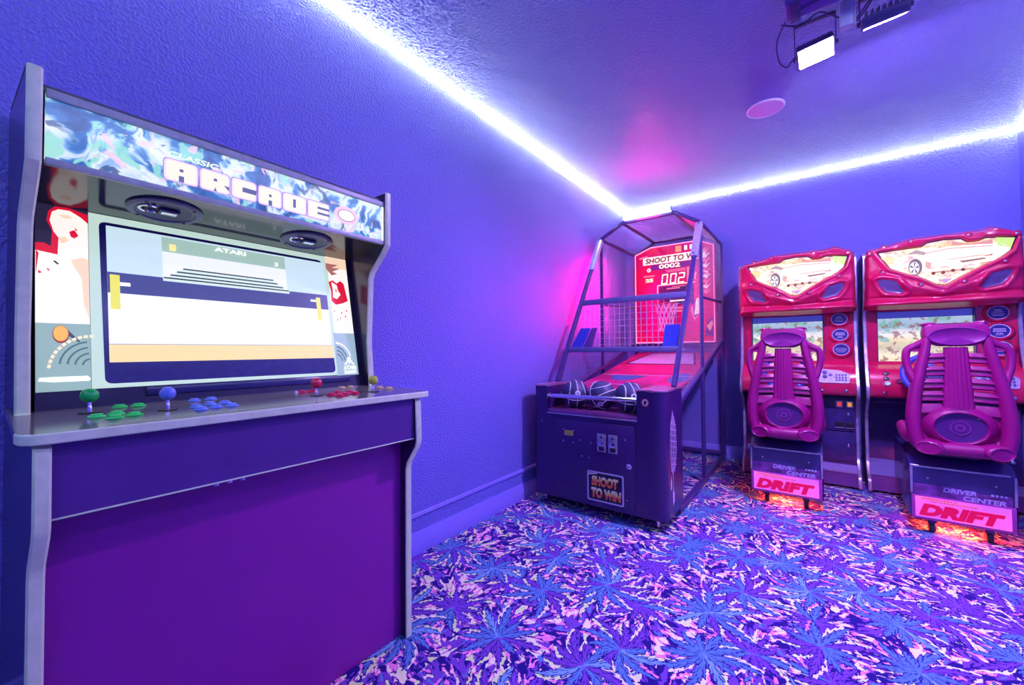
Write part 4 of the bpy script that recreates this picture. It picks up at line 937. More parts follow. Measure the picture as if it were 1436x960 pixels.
    def W_(u, z, d=0.0): return (ox + u, 4.0985 - d + 0.025 * ((u - 0.41) / 0.41) ** 4, z)
    big = [(0.41 + (a - 0.41) * 1.03, 1.72 + (b - 1.72) * 1.05) for a, b in win]
    bm = BM(); vs = []
    prism(bm, big, lambda a, b, d: W_(a, b, d), -0.004, -0.0006); TR = add('lit_window', bm, mat('plum_window_edge', (0.10, 0.01, 0.12), 0.3), HD, 180)
    bm = BM(); flat(bm, [W_(0.41 + (a - 0.41) * 0.985, 1.72 + (b - 1.72) * 0.965, 0.0) for a, b in win]); add('window_print', bm, tl, TR, 180)
    def art(pts, rgb, k=1):
        bm = BM(); flat(bm, [W_(a, b, 0.0006 * k) for a, b in pts]); add('window_print', bm, glow('print_%d_%d_%d' % rgb, rgb, 0.95), TR, 180)
    # a pale car seen low from its corner: wheel, arch, grille, lamps
    art([(0.30, 1.800), (0.38, 1.822), (0.47, 1.828), (0.70, 1.815), (0.74, 1.770), (0.66, 1.70), (0.52, 1.70), (0.40, 1.69), (0.30, 1.70)], (255, 252, 232))
    art([(0.33, 1.800), (0.46, 1.818), (0.66, 1.806), (0.66, 1.799), (0.46, 1.810), (0.34, 1.794)], (206, 170, 150), 2); art([(0.44, 1.74), (0.60, 1.752), (0.70, 1.735), (0.60, 1.742), (0.46, 1.733)], (226, 190, 160), 2)
    art([(0.50, 1.720), (0.62, 1.728), (0.63, 1.718), (0.52, 1.706)], (150, 110, 96), 2); art([(0.34, 1.74), (0.37, 1.725), (0.36, 1.68), (0.335, 1.70)], (214, 168, 140), 2)
    art([(0.47, 1.862), (0.55, 1.835), (0.60, 1.838), (0.66, 1.846), (0.66, 1.815), (0.47, 1.835)], (214, 150, 134))
    art([(0.672, 1.856), (0.760, 1.842), (0.740, 1.775), (0.682, 1.800)], (196, 232, 120))
    art(ellipse(0.285, 1.705, 0.036, 0.060, 20), (120, 104, 104), 2); art(ellipse(0.280, 1.698, 0.026, 0.046, 18), (246, 242, 232), 3)
    for k in range(5):
        a = 2 * PI * k / 5; art([(0.280, 1.698), (0.280 + 0.023 * math.cos(a), 1.698 + 0.042 * math.sin(a)), (0.280 + 0.023 * math.cos(a + 0.45), 1.698 + 0.042 * math.sin(a + 0.45))], (90, 86, 92), 4)
    art([(0.24, 1.80), (0.29, 1.83), (0.35, 1.80), (0.33, 1.785), (0.29, 1.80)], (176, 150, 140), 2)
    for k in range(9): art(ellipse(0.352 + 0.024 * k, 1.634 + 0.014 * (k % 2) + (0.010 if k > 4 else 0), 0.011, 0.012, 8), (128, 60, 44) if k % 2 else (250, 214, 170), 3)
    art([(0.36, 1.66), (0.58, 1.664), (0.56, 1.652), (0.38, 1.648)], (190, 150, 120), 2)
    art([(0.395, 1.600), (0.47, 1.604), (0.435, 1.572)], (196, 150, 190), 2)
    art([(0.61, 1.735), (0.66, 1.752), (0.655, 1.737)], (190, 130, 100), 2); art([(0.10, 1.80), (0.18, 1.79), (0.15, 1.735)], (250, 220, 140), 2)
    for lamp in (hl, hr):
        cx, cz = sum(p[0] for p in lamp) / 7, sum(p[1] for p in lamp) / 7
        bm = BM(); rings = []
        for k in (0.98, 0.8, 0.55, 0.28):
            ring = []
            for (a0, b0), (a1, b1) in zip(lamp, lamp[1:] + lamp[:1]):
                for t in (0.0, 0.5): a, b = cx + (a0 + (a1 - a0) * t - cx) * k, cz + (b0 + (b1 - b0) * t - cz) * k; ring.append(bm.verts.new((ox + a, surf(a, b) - 0.003 - 0.004 * (1 - k), b)))
            rings.append(ring)
        for r0, r1 in zip(rings, rings[1:]):
            for k in range(14): bm.faces.new((r0[k], r0[(k + 1) % 14], r1[(k + 1) % 14], r1[k]))
        bm.faces.new(rings[-1]); add('headlamp_lens', bm, mat('smoky_lamp_lens', (0.15, 0.11, 0.26), 0.25), HD, 60)
    for a, b in ((0.040, 1.842), (0.125, 1.885), (0.262, 1.896), (0.548, 1.893), (0.765, 1.868), (0.108, 1.686), (0.706, 1.690), (0.305, 1.572), (0.515, 1.572)):
        yy = surf(a, b) + 0.002
        bm = BM(); lathe(bm, (ox + a, yy + 0.004, b), (0, -1, 0), [(0.019, 0.0), (0.019, 0.012), (0.013, 0.018), (0.012, 0.013), (0.0, 0.013)], 16); bz = add('bolt_boss', bm, M_RED, HD)
        bm = BM(); lathe(bm, (ox + a, yy - 0.009, b), (0, -1, 0), [(0.009, 0.0), (0.007, 0.004), (0.0, 0.005)], 10); add('bolt', bm, MATS['polished_chrome'], bz)
    # ---- monitor bay
    bm = BM(); F0 = 4.262
    for a0, a1, b0, b1 in ((0.022, 0.088, 0.93, 1.42), (0.604, 0.798, 0.93, 1.42), (0.088, 0.604, 1.400, 1.42), (0.088, 0.604, 0.93, 0.952)): box(bm, ox + a0, ox + a1, F0, F0 + 0.03, b0, b1)
    MB = add('monitor_surround', bm, M_RED, T)
    bm = BM(); box(bm, ox + 0.086, ox + 0.606, 4.300, 4.33, 0.94, 1.41); MO = add('monitor', bm, mat('dark_monitor_glass', (0.02, 0.02, 0.06), 0.08), T)
    sg = bpy.data.materials.get('racing_picture')
    if sg is None:
        sg = bpy.data.materials.new('racing_picture'); n = NT(sg); co = n.obj(); sp = n.new('ShaderNodeSeparateXYZ'); n.link(co, sp.inputs[0])
        w1 = n.noise(n.v('MULTIPLY', co, (1.0, 1.0, 2.2)), 8.0, 4.0, 0.65); w2 = n.noise(co, 26.0, 3.0, 0.6); w3 = n.noise(n.v('ADD', co, (4, 1, 2)), 12.0, 3.0)
        h = n.m('ADD', sp.outputs[2], n.m('MULTIPLY', n.m('SUBTRACT', w1.outputs[0], 0.5), 0.10))
        c = n.ramp(n.m('MULTIPLY', n.m('SUBTRACT', h, 0.95), 2.5), [(0.0, lin(236, 206, 150)), (0.26, lin(250, 236, 196)), (0.42, lin(204, 196, 160)), (0.56, lin(236, 216, 160)), (0.68, lin(246, 240, 224)), (0.80, lin(150, 176, 204)), (1.0, lin(176, 196, 222))])
        c = n.mix(n.ramp(w3.outputs[0], [(0.56, (0, 0, 0)), (0.61, (0.85, 0.85, 0.85))]), c, lin(120, 186, 168))
        c = n.mix(n.ramp(w2.outputs[0], [(0.55, (0, 0, 0)), (0.60, (0.85, 0.85, 0.85))]), c, lin(146, 100, 64))
        n.link(c, n.p.inputs['Emission Color']); n.p.inputs['Emission Strength'].default_value = 0.95; n.p.inputs['Base Color'].default_value = (0.1, 0.1, 0.1, 1)
    bm = BM(); box(bm, ox + 0.092, ox + 0.600, 4.2975, 4.2999, 0.956, 1.348); add('racing_picture', bm, sg, MO)
    bm = BM(); box(bm, ox + 0.092, ox + 0.600, 4.2975, 4.2999, 1.349, 1.398); add('picture_band', bm, glow('band_blue', (62, 64, 176), 0.8), MO)
    bm = BM(); box(bm, ox + 0.602, ox + 0.608, 4.255, 4.300, 0.952, 1.40); add('bezel_edge', bm, M_RACEBLK, MO)
    bm = BM(); box(bm, ox + 0.084, ox + 0.0885, 4.255, 4.300, 0.952, 1.40); add('bezel_edge', bm, M_RACEBLK, MO)
    # three oval instruction badges
    lil, nav, wht = mat('lilac_badge_ring', (0.75, 0.60, 0.85), 0.35), mat('navy_badge_face', (0.035, 0.03, 0.22), 0.3), mat('pale_badge_print', (0.75, 0.72, 0.95), 0.45)
    for k, (a, b) in enumerate(((0.708, 1.357), (0.712, 1.229), (0.717, 1.108))):
        ax = (0, -1, 0)
        bm = BM(); lathe(bm, (ox + a, F0, b), ax, [(0.074, 0), (0.070, 0.018), (0.062, 0.024), (0.056, 0.018)], 32, 1.0, 0.9, (0, 0, 1)); bd = add('badge', bm, M_RED, MB)
        bm = BM(); lathe(bm, (ox + a, F0 - 0.016, b), ax, [(0.055, 0), (0.052, 0.006), (0.047, 0.004)], 32, 1.0, 0.9, (0, 0, 1)); add('badge_ring', bm, lil, bd)
        bm = BM(); lathe(bm, (ox + a, F0 - 0.016, b), ax, [(0.048, 0.0), (0.048, 0.003), (0.0, 0.003)], 32, 1.0, 0.9, (0, 0, 1)); add('badge_face', bm, nav, bd)
        rows = (((0.018, 0.034, 0.008), (0.004, 0.050, 0.005), (-0.010, 0.062, 0.004), (-0.020, 0.050, 0.004)), ((0.014, 0.056, 0.009), (0.000, 0.060, 0.009), (-0.016, 0.030, 0.006), (-0.026, 0.044, 0.004)), ((0.010, 0.070, 0.004), (0.000, 0.074, 0.004), (-0.010, 0.070, 0.004), (-0.020, 0.052, 0.004)))[k]
        bm = BM(); rr = random.Random(k)
        for dz, w, h in rows:
            x = -w / 2
            while x < w / 2: s = 0.003 + 0.006 * rr.random(); box(bm, ox + a + x, ox + a + min(x + s, w / 2), F0 - 0.0198, F0 - 0.0188, b + dz - h / 2, b + dz + h / 2); x += s + 0.0022
        add('badge_print', bm, wht, bd)
    # ---- dashboard
    dprof = [(4.262, 1.015), (4.235, 0.985), (4.150, 0.955), (4.105, 0.88), (4.095, 0.80), (4.110, 0.745), (4.28, 0.72), (4.60, 0.72), (4.60, 1.0)]
    bm = BM(); prism(bm, round_poly(dprof, [0.01, 0.03, 0.04, 0.05, 0.04, 0.02, 0, 0, 0], 4), lambda a, b, d: (ox + d, a, b), 0.023, Wd - 0.023); DB = add('dashboard', bm, M_RED, T, 50)
    E0, E1 = Vector((0, 4.150, 0.955)), Vector((0, 4.100, 0.84)); EU = (E0 - E1).normalized(); EN = Vector((0, -EU.z, EU.y))
    E = lambda a, s, d: Vector((ox + a, 0, 0)) + E1 + EU * s + EN * d
    bm = BM(); prism(bm, round_poly([(0.565, 0.000), (0.755, 0.000), (0.765, 0.075), (0.700, 0.108), (0.565, 0.120)], 0.015), E, -0.005, 0.008); KP = add('keypad_panel', bm, mat('lavender_keypad', (0.50, 0.44, 0.72), 0.4, grain=0.25, gscale=120), DB)
    dk = mat('dark_keys', (0.10, 0.08, 0.25), 0.4)
    for i in range(4):
        for j in range(3): bm = BM(); obox(bm, E(0.678 + i * 0.019, 0.025 + j * 0.022, 0.010), (1, 0, 0), EU, EN, 0.006, 0.007, 0.003, 0.001); add('key', bm, dk, KP)
    for a, s, r in ((0.605, 0.088, 0.016), (0.605, 0.052, 0.016), (0.640, 0.070, 0.013)): bm = BM(); lathe(bm, E(a, s, 0.008), EN, [(r, 0), (r, 0.003), (r * 0.7, 0.006), (0, 0.006)], 16); add('dial', bm, dk, KP)
    for a in (0.585, 0.735):
        bm = BM(); lathe(bm, (ox + a, 4.100, 0.782), (0, -1, 0.1), [(0.010, 0), (0.009, 0.006), (0, 0.008)], 12); add('bolt', bm, MATS['polished_chrome'], DB)
    bm = BM(); lathe(bm, (ox + 0.105, 4.100, 0.782), (0, -1, 0.1), [(0.010, 0), (0.009, 0.006), (0, 0.008)], 12); add('bolt', bm, MATS['polished_chrome'], DB)
    for a, s, r, m in ((0.115, 0.088, 0.017, M_BLACK), (0.115, 0.048, 0.017, M_BLACK), (0.120, 0.010, 0.020, mat('pale_green_button', (0.55, 0.85, 0.70), 0.3)), (0.185, 0.028, 0.020, mat('dark_rose_button', (0.25, 0.02, 0.10), 0.3))):
        bm = BM(); lathe(bm, E(a, s, 0.0), EN, [(r, -0.004), (r, 0.006), (r * 0.8, 0.012), (r * 0.6, 0.010), (0, 0.011)], 20); add('dash_button', bm, m, DB)
    # steering wheel
    wc = Vector((ox + 0.345, 4.030, 0.925)); wn = Vector((0, -0.90, 0.42)).normalized(); s, t, _ = frame_of(wn); blu = mat('blue_steering_grip', (0.045, 0.07, 0.55), 0.4)
    bm = BM(); sweep(bm, [wc + s * (0.150 * math.cos(2 * PI * k / 36)) + t * (0.150 * math.sin(2 * PI * k / 36)) for k in range(36)], 0.019, 10, True, ref=wn); SWh = add('steering_wheel', bm, blu, T)
    bm = BM()
    for a in (PI * 0.5, PI * 1.17, PI * 1.83): bar(bm, wc, wc + s * (0.142 * math.cos(a)) + t * (0.142 * math.sin(a)), 0.03, 0.010, 0.003, wn)
    add('wheel_spokes', bm, blu, SWh)
    bm = BM(); lathe(bm, wc - wn * 0.10, wn, [(0.030, 0), (0.030, 0.09), (0.042, 0.10), (0.038, 0.125), (0, 0.130)], 20); add('wheel_hub', bm, M_RACEBLK, SWh)
    # ---- lower body: foot well and coin door
    bm = BM(); box(bm, ox + 0.022, ox + 0.555, 4.46, 4.60, 0.15, 0.72); add('foot_well', bm, M_RACEBLK, T)
    bm = BM(); box(bm, ox + 0.555, ox + Wd - 0.022, 4.235, 4.60, 0.15, 0.72); CB = add('coin_box', bm, M_RACEBLK, T)
    bm = BM(); box(bm, ox + 0.07, ox + 0.50, 4.28, 4.285, 0.690, 0.694); add('well_edge', bm, M_CHR, T)
    for b0, b1 in ((0.448, 0.702), (0.205, 0.438)): bm = BM(); box(bm, ox + 0.578, ox + 0.782, 4.224, 4.236, b0, b1, 0.003); add('coin_door', bm, M_RACEBLK, CB)
    for a, rgb in ((0.670, (236, 60, 66)), (0.735, (246, 160, 70))):
        bm = BM(); box(bm, ox + a, ox + a + 0.050, 4.216, 4.2245, 0.635, 0.690, 0.003); cs = add('coin_slot', bm, mat('silver_coin_plate', (0.40, 0.34, 0.50), 0.3, 0.6), CB)
        bm = BM(); box(bm, ox + a + 0.012, ox + a + 0.038, 4.2135, 4.2165, 0.648, 0.680); add('lit_reject_button', bm, glow('coin_%d' % rgb[1], rgb, 0.8), cs)
        bm = BM(); box(bm, ox + a - 0.005, ox + a + 0.050, 4.2165, 4.2245, 0.475, 0.520, 0.003); fl = add('coin_return', bm, M_BLACK, CB)
        bm = BM(); box(bm, ox + a - 0.003, ox + a + 0.048, 4.2145, 4.217, 0.472, 0.477); add('return_lip', bm, M_CHR, fl)
    for a, b in ((0.750, 0.585), (0.748, 0.335)): bm = BM(); lathe(bm, (ox + a, 4.2245, b), (0, -1, 0), [(0.014, 0), (0.013, 0.006), (0.006, 0.009), (0, 0.009)], 16); add('lock', bm, MATS['polished_chrome'], CB)
    lb = mat('lavender_step', (0.24, 0.20, 0.50), 0.35)
    bm = BM(); prism(bm, [(4.30, 0.205), (4.175, 0.135), (4.168, 0.020), (4.60, 0.020), (4.60, 0.205)], lambda a, b, d: (ox + d, a, b), 0.555, Wd - 0.022); ST = add('base_step', bm, mat('violet_base_metal', (0.11, 0.05, 0.28), 0.35), T)
    bm = BM(); prism(bm, [(4.2985, 0.2065), (4.1735, 0.1365), (4.172, 0.125), (4.166, 0.125), (4.168, 0.1385), (4.296, 0.211)], lambda a, b, d: (ox + d, a, b), 0.557, Wd - 0.024); add('step_tread', bm, lb, ST)
    bm = BM(); prism(bm, [(4.46, 0.205), (4.185, 0.135), (4.178, 0.020), (4.46, 0.020)], lambda a, b, d: (ox + d, a, b), 0.022, 0.555); fb = add('foot_board', bm, MATS['violet_base_metal'], T)
    bm = BM(); prism(bm, [(4.458, 0.2065), (4.184, 0.137), (4.180, 0.14), (4.455, 0.211)], lambda a, b, d: (ox + d, a, b), 0.024, 0.553); add('step_tread', bm, lb, fb)
    for x in (0.10, Wd - 0.10):
        for y in (4.24, 4.56): bm = BM(); lathe(bm, (ox + x, y, 0), (0, 0, 1), [(0, 0.001), (0.022, 0.001), (0.022, 0.008), (0.009, 0.012), (0.009, 0.024)], 12); add('levelling_foot', bm, M_BLACK, T)
racing_cabinet(1.245, 'red racing cabinet standing between the caged basketball machine and its twin')
racing_cabinet(2.100, 'red racing cabinet in the corner, farther from the basketball machine')

# ------------------------------------------------------------------ racing seats on their pedestals
M_SEAT = mat('magenta_seat_plastic', (0.31, 0.005, 0.15), 0.28, spec=0.5, grain=0.06, gscale=7)
def racing_seat(cx, label):
    T = thing('racing_chair', label, 'chair', (cx, 3.72, 0.0), 'pair of racing chairs')
    P = lambda a, y, z: Vector((cx + a, y, z))
    SM = M_SEAT
    yb = lambda z: 3.415 + 0.055 * ((z - 0.5) / 0.75)           # shell leans slightly towards the cabinet as it rises
    # centre panel with ribs
    bm = BM(); nx, nz = 24, 10; g = []
    for i in range(nx + 1):
        u = -1 + 2 * i / nx; row = []
        for j in range(nz + 1):
            z = 0.735 + 0.385 * j / nz; hw = 0.066 - 0.018 * (j / nz)
            row.append(bm.verts.new(P(u * hw, yb(z) - 0.022 + 0.016 * u * u - 0.004 * abs(math.sin(u * PI * 3.0)), z)))
        g.append(row)
    for i in range(nx):
        for j in range(nz): bm.faces.new((g[i][j], g[i + 1][j], g[i + 1][j + 1], g[i][j + 1]))
    r = bmesh.ops.extrude_face_region(bm, geom=bm.faces[:]); bmesh.ops.translate(bm, verts=[v for v in r['geom'] if isinstance(v, bmesh.types.BMVert)], vec=(0, 0.03, 0))
    add('centre_panel', bm, SM, T, 50)
    # side rails
    for s in (-1, 1):
        path = smooth_path([P(s * 0.120, yb(1.17), 1.175), P(s * 0.132, yb(1.09), 1.09), P(s * 0.152, yb(1.0), 0.99), P(s * 0.172, yb(0.9), 0.88), P(s * 0.188, yb(0.78), 0.76), P(s * 0.192, yb(0.66), 0.655), P(s * 0.180, yb(0.57), 0.565), P(s * 0.165, yb(0.54), 0.535)], 5)
        n = len(path); bm = BM(); sweep(bm, path, [0.024 + 0.013 * min(1, k / (n * 0.6)) for k in range(n)], 12, flatten=(1.25, 0.95)); add('side_rail', bm, SM, T, 60)
        # wing loop beside the shoulder
        loop = smooth_path([P(s * 0.118, yb(1.15), 1.165), P(s * 0.160, yb(1.13) + 0.01, 1.135), P(s * 0.203, yb(1.1) + 0.015, 1.105), P(s * 0.212, yb(1.04) + 0.015, 1.050), P(s * 0.203, yb(0.98) + 0.012, 0.985), P(s * 0.185, yb(0.92), 0.925), P(s * 0.172, yb(0.88), 0.880)], 5)
        bm = BM(); sweep(bm, loop, 0.020, 10, flatten=(1.2, 1.0)); add('wing_loop', bm, SM, T, 60)
        bm = BM()     # inner filler plate that joins wing and rail below and above the opening
        prism(bm, [(s * 0.150, 1.000), (s * 0.165, 0.935), (s * 0.178, 0.900), (s * 0.186, 0.925), (s * 0.204, 0.99), (s * 0.196, 1.0), (s * 0.180, 0.985)], lambda a, b, d: (cx + a, yb(b) + 0.006 + d, b), -0.008, 0.008)
        add('wing_plate', bm, SM, T); bm = BM()
        prism(bm, [(s * 0.125, 1.160), (s * 0.165, 1.135), (s * 0.200, 1.110), (s * 0.190, 1.095), (s * 0.160, 1.095), (s * 0.135, 1.085)], lambda a, b, d: (cx + a, yb(b) + 0.006 + d, b), -0.008, 0.008)
        add('wing_plate', bm, SM, T)
        # slats between rail and centre panel
        for k in range(9):
            z = (1.052 - 0.075 * (k // 2)) if k % 2 == 0 else (1.060 - 0.075 * (k // 2)); x0 = 0.046 + 0.018 * (1.12 - z) / 0.385; x1 = 0.136 + 0.052 * (1.09 - z) / 0.33
            wide = 0.0305 if k % 2 == 0 else 0.006
            a, b = P(s * x0, yb(z) + (0.006 if k % 2 == 0 else -0.008), z + 0.004), P(s * x1, yb(z) + (0.006 if k % 2 == 0 else -0.008), z - 0.003)
            bm = BM(); bar(bm, a, b, 0.022, wide * 2, 0.003, (0, 0.35, 1)); add('slat', bm, SM, T)
        # round end cap of the bottom tube and the flared hip beside it
        bm = BM(); c = P(s * 0.138, yb(0.53) - 0.052, 0.532)
        lathe(bm, c, (s * 0.35, -0.93, -0.1), [(0.052, -0.06), (0.055, 0.0), (0.052, 0.012), (0.045, 0.016), (0.042, 0.012), (0.0, 0.012)], 24, 1.15, 0.75, (0, 0, 1)); add('end_cap', bm, SM, T, 50)
        bm = BM(); hip = smooth_path([P(s * 0.175, yb(0.6) + 0.0, 0.60), P(s * 0.195, yb(0.6) + 0.06, 0.575), P(s * 0.205, yb(0.6) + 0.16, 0.575), P(s * 0.205, yb(0.6) + 0.30, 0.60)], 5)
        sweep(bm, hip, [0.050 - 0.012 * k / (len(hip) - 1) for k in range(len(hip))], 12, flatten=(1.0, 0.8), ref=(0, 0, 1)); add('hip_bolster', bm, SM, T, 60)
    # back lining in front of the slats (the side the driver leans on), with gaps left open
    bm = BM(); prism(bm, round_poly([(-0.175, 0.50), (0.175, 0.50), (0.185, 0.735), (-0.185, 0.735)], 0.03), lambda a, b, d: (cx + a, yb(b) + d, b), 0.006, 0.03); add('lower_back', bm, SM, T, 50)
    # speaker bowl
    bm = BM(); c = P(0, yb(0.65) - 0.002, 0.652)
    lathe(bm, c, (0, -1, 0.05), [(0.170, -0.035), (0.160, 0.004), (0.128, 0.022), (0.118, 0.030), (0.112, 0.026), (0.108, 0.016)], 44, 0.95, 0.76, (0, 0, 1)); SP = add('speaker_ring', bm, SM, T, 50)
    bm = BM(); lathe(bm, c, (0, -1, 0.05), [(0.110, 0.018), (0.062, 0.012), (0.0, 0.012)], 40, 1.0, 0.98, (0, 0, 1)); add('speaker_grille', bm, mat('plum_speaker_mesh', (0.085, 0.010, 0.16), 0.45, bump=0.6, gscale=300), SP)
    for r0, r1 in ((0.042, 0.038), (0.020, 0.014)): bm = BM(); lathe(bm, c, (0, -1, 0.05), [(r0, 0.012), (r0, 0.0145), (r1, 0.0145), (r1, 0.012)], 28); add('speaker_ridge', bm, mat('rose_ridge', (0.30, 0.03, 0.26), 0.4), SP)
    for a in (0.7, 2.4, 3.9, 5.5): bm = BM(); lathe(bm, c + Vector((0.095 * math.cos(a), -0.017, 0.092 * math.sin(a))), (0, -1, 0), [(0.004, 0), (0, 0.003)], 8); add('screw', bm, MATS['polished_chrome'], SP)
    # headrest: wedge shell with a raised oval pad
    hp = [(-0.128, 1.158), (-0.138, 1.20), (-0.128, 1.250), (-0.105, 1.262), (0.105, 1.262), (0.128, 1.250), (0.138, 1.20), (0.128, 1.158), (0.070, 1.125), (-0.070, 1.125)]
    bm = BM(); prism(bm, round_poly(hp, 0.018, 4), lambda a, b, d: (cx + a, yb(b) + d, b), -0.022, 0.075, 0.010); HR = add('headrest', bm, SM, T, 50)
    for s in (-1, 1):
        bm = BM(); bar(bm, P(s * 0.095, yb(1.24) + 0.0, 1.262), P(s * 0.120, yb(1.24) + 0.05, 1.256), 0.05, 0.018, 0.006); add('headrest_ear', bm, SM, HR)
    bm = BM(); lathe(bm, P(0, yb(1.18) - 0.020, 1.182), (0, -1, 0.1), [(0.130, -0.012), (0.126, 0.010), (0.116, 0.016), (0.108, 0.011), (0.0, 0.009)], 40, 1.0, 0.43, (0, 0, 1)); add('headrest_pad', bm, mat('violet_pad', (0.24, 0.012, 0.20), 0.4), HR, 50)
    # bottom cross tube, seat pan and cushion on the driver's side
    bm = BM(); sweep(bm, smooth_path([P(-0.165, yb(0.53) - 0.01, 0.535), P(-0.08, yb(0.53) - 0.022, 0.528), P(0.08, yb(0.53) - 0.022, 0.528), P(0.165, yb(0.53) - 0.01, 0.535)], 6), 0.040, 14, flatten=(1.0, 0.95)); add('bottom_tube', bm, SM, T, 60)
    bm = BM(); box(bm, cx - 0.19, cx + 0.19, 3.45, 3.88, 0.49, 0.60, 0.03, 3); add('seat_pan', bm, SM, T)
    bm = BM(); box(bm, cx - 0.155, cx + 0.155, 3.50, 3.86, 0.585, 0.635, 0.02, 3); add('seat_cushion', bm, mat('black_seat_vinyl', (0.03, 0.02, 0.05), 0.5), T)
    # pedestal
    y0, y1, x0, x1 = 3.44, 4.02, cx - 0.213, cx + 0.213
    side = [(y0, 0.085), (y0, 0.402), (y0 + 0.085, 0.455), (y1, 0.475), (y1, 0.19), (y0 + 0.12, 0.085)]
    bm = BM(); prism(bm, round_poly(side, [0.008, 0.02, 0.03, 0.01, 0.01, 0.02], 4), lambda a, b, d: (d, a, b), x0, x1, 0.006); PD = add('pedestal', bm, mat('glossy_violet_pedestal', (0.035, 0.022, 0.16), 0.18, spec=0.7, grain=0.1, gscale=6), T)
    bm = BM(); box(bm, cx - 0.10, cx + 0.10, 3.52, 3.90, 0.455, 0.495, 0.005); add('seat_post', bm, M_RACEBLK, T)
    bm = BM(); box(bm, cx - 0.19, cx + 0.19, y0 - 0.004, y0 + 0.01, 0.394, 0.404, 0.003); add('pedestal_edge', bm, M_CHR, PD)
    for s in (-1, 1): bm = BM(); bar(bm, P(s * 0.206, y0 - 0.004, 0.235), P(s * 0.206, y0 - 0.004, 0.395), 0.012, 0.010, 0.003); add('pedestal_edge', bm, M_CHR, PD)
    for s in (-1, 1):
        bm = BM(); lathe(bm, P(s * 0.135, y0, 0.335), (0, -1, 0), [(0.006, 0), (0.005, 0.003), (0, 0.004)], 10); add('bolt', bm, MATS['polished_chrome'], PD)
    Q = lambda a, b, d: (cx + a, y0 - d, b)
    bm = BM(); prism(bm, [(-0.196, 0.226), (0.196, 0.226), (0.196, 0.288), (0.08, 0.280), (-0.07, 0.300), (-0.196, 0.296)], Q, 0.0, 0.0015); UP = add('upper_print', bm, mat('rose_violet_print', (0.22, 0.05, 0.30), 0.35, grain=0.3, gscale=18), PD)
    pl = mat('lavender_lettering', (0.55, 0.45, 0.80), 0.4)
    text('pedestal_lettering', 'DRIVER', Q(-0.005, 0.277, 0.002), (1, 0, 0), (0, 0, 1), 0.135, 0.026, pl, PD, 0.0008, 0.15, 0.03)
    text('pedestal_lettering', 'CENTER', Q(0.09, 0.244, 0.002), (1, 0, 0), (0, 0, 1), 0.165, 0.026, pl, PD, 0.0008, 0.15, 0.03)
    bm = BM()
    for k in range(4): box(bm, cx + 0.115 + k * 0.017, cx + 0.126 + k * 0.017, y0 - 0.0028, y0 - 0.002, 0.276, 0.288)
    add('small_print', bm, pl, PD)
    bm = BM(); prism(bm, [(-0.207, 0.086), (0.207, 0.086), (0.207, 0.230), (-0.207, 0.230)], Q, -0.004, 0.006, 0.002); SF = add('sign_frame', bm, mat('rose_sign_frame', (0.42, 0.05, 0.36), 0.3), PD)
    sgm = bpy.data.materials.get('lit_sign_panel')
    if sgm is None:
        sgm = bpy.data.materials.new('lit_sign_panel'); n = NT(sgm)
        nz = n.noise(n.v('MULTIPLY', n.obj(), (1.0, 1.0, 2.5)), 3.2, 2.0)      # uneven glow of the inner lamp put into the emission colour
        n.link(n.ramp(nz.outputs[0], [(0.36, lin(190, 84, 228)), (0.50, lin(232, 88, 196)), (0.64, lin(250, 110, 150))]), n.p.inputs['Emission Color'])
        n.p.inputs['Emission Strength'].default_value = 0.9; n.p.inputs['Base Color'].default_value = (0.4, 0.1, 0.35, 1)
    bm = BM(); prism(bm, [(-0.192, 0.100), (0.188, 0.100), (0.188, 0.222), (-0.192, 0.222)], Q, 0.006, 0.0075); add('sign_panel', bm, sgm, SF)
    bm = BM(); rr = random.Random(5)
    for row, (zz, a0, a1) in enumerate(((0.212, -0.165, -0.02), (0.199, -0.13, 0.06))):
        x = a0
        while x < a1: w = 0.004 + 0.007 * rr.random(); box(bm, cx + x, cx + x + w, y0 - 0.0082, y0 - 0.0074, zz - 0.0035, zz + 0.0035); x += w + 0.003
    add('small_print', bm, glow('sign_rust', (214, 84, 60), 0.8), SF)
    text('sign_lettering', 'DRIFT', Q(-0.006, 0.146, 0.008), (1, 0, 0), (0, 0, 1), 0.345, 0.072, glow('sign_crimson', (214, 4, 84), 0.85), SF, 0.001, 0.25, 0.075)
    # casters, and a red underglow lamp below the pedestal
    for s in (-1, 1):
        for y in (y0 + 0.05, y0 + 0.46):
            bm = BM(); lathe(bm, P(s * 0.115 - 0.014, y, 0.031), (1, 0, 0), [(0.0, 0), (0.026, 0), (0.030, 0.005), (0.030, 0.023), (0.026, 0.028), (0, 0.028)], 18); w = add('caster', bm, M_BLACK, T)
            bm = BM(); box(bm, cx + s * 0.115 - 0.019, cx + s * 0.115 + 0.019, y - 0.018, y + 0.018, 0.056, 0.088 if y < y0 + 0.3 else 0.25, 0.003); add('caster_fork', bm, M_RACEBLK, w)
    bm = BM(); box(bm, cx - 0.085, cx + 0.085, y0 + 0.10, y0 + 0.150, 0.074, 0.0845, 0.002); add('underglow_lamp', bm, mat('orange_red_underglow', (1, 0.2, 0.1), 0.4, emit=(1.0, 0.075, 0.03), power=150.0, grain=0), T)
    return T
racing_seat(1.605, 'magenta moulded racing chair in front of the racing cabinet beside the basketball machine')
racing_seat(2.450, 'magenta moulded racing chair nearer the corner, overlapping the far racing cabinet')

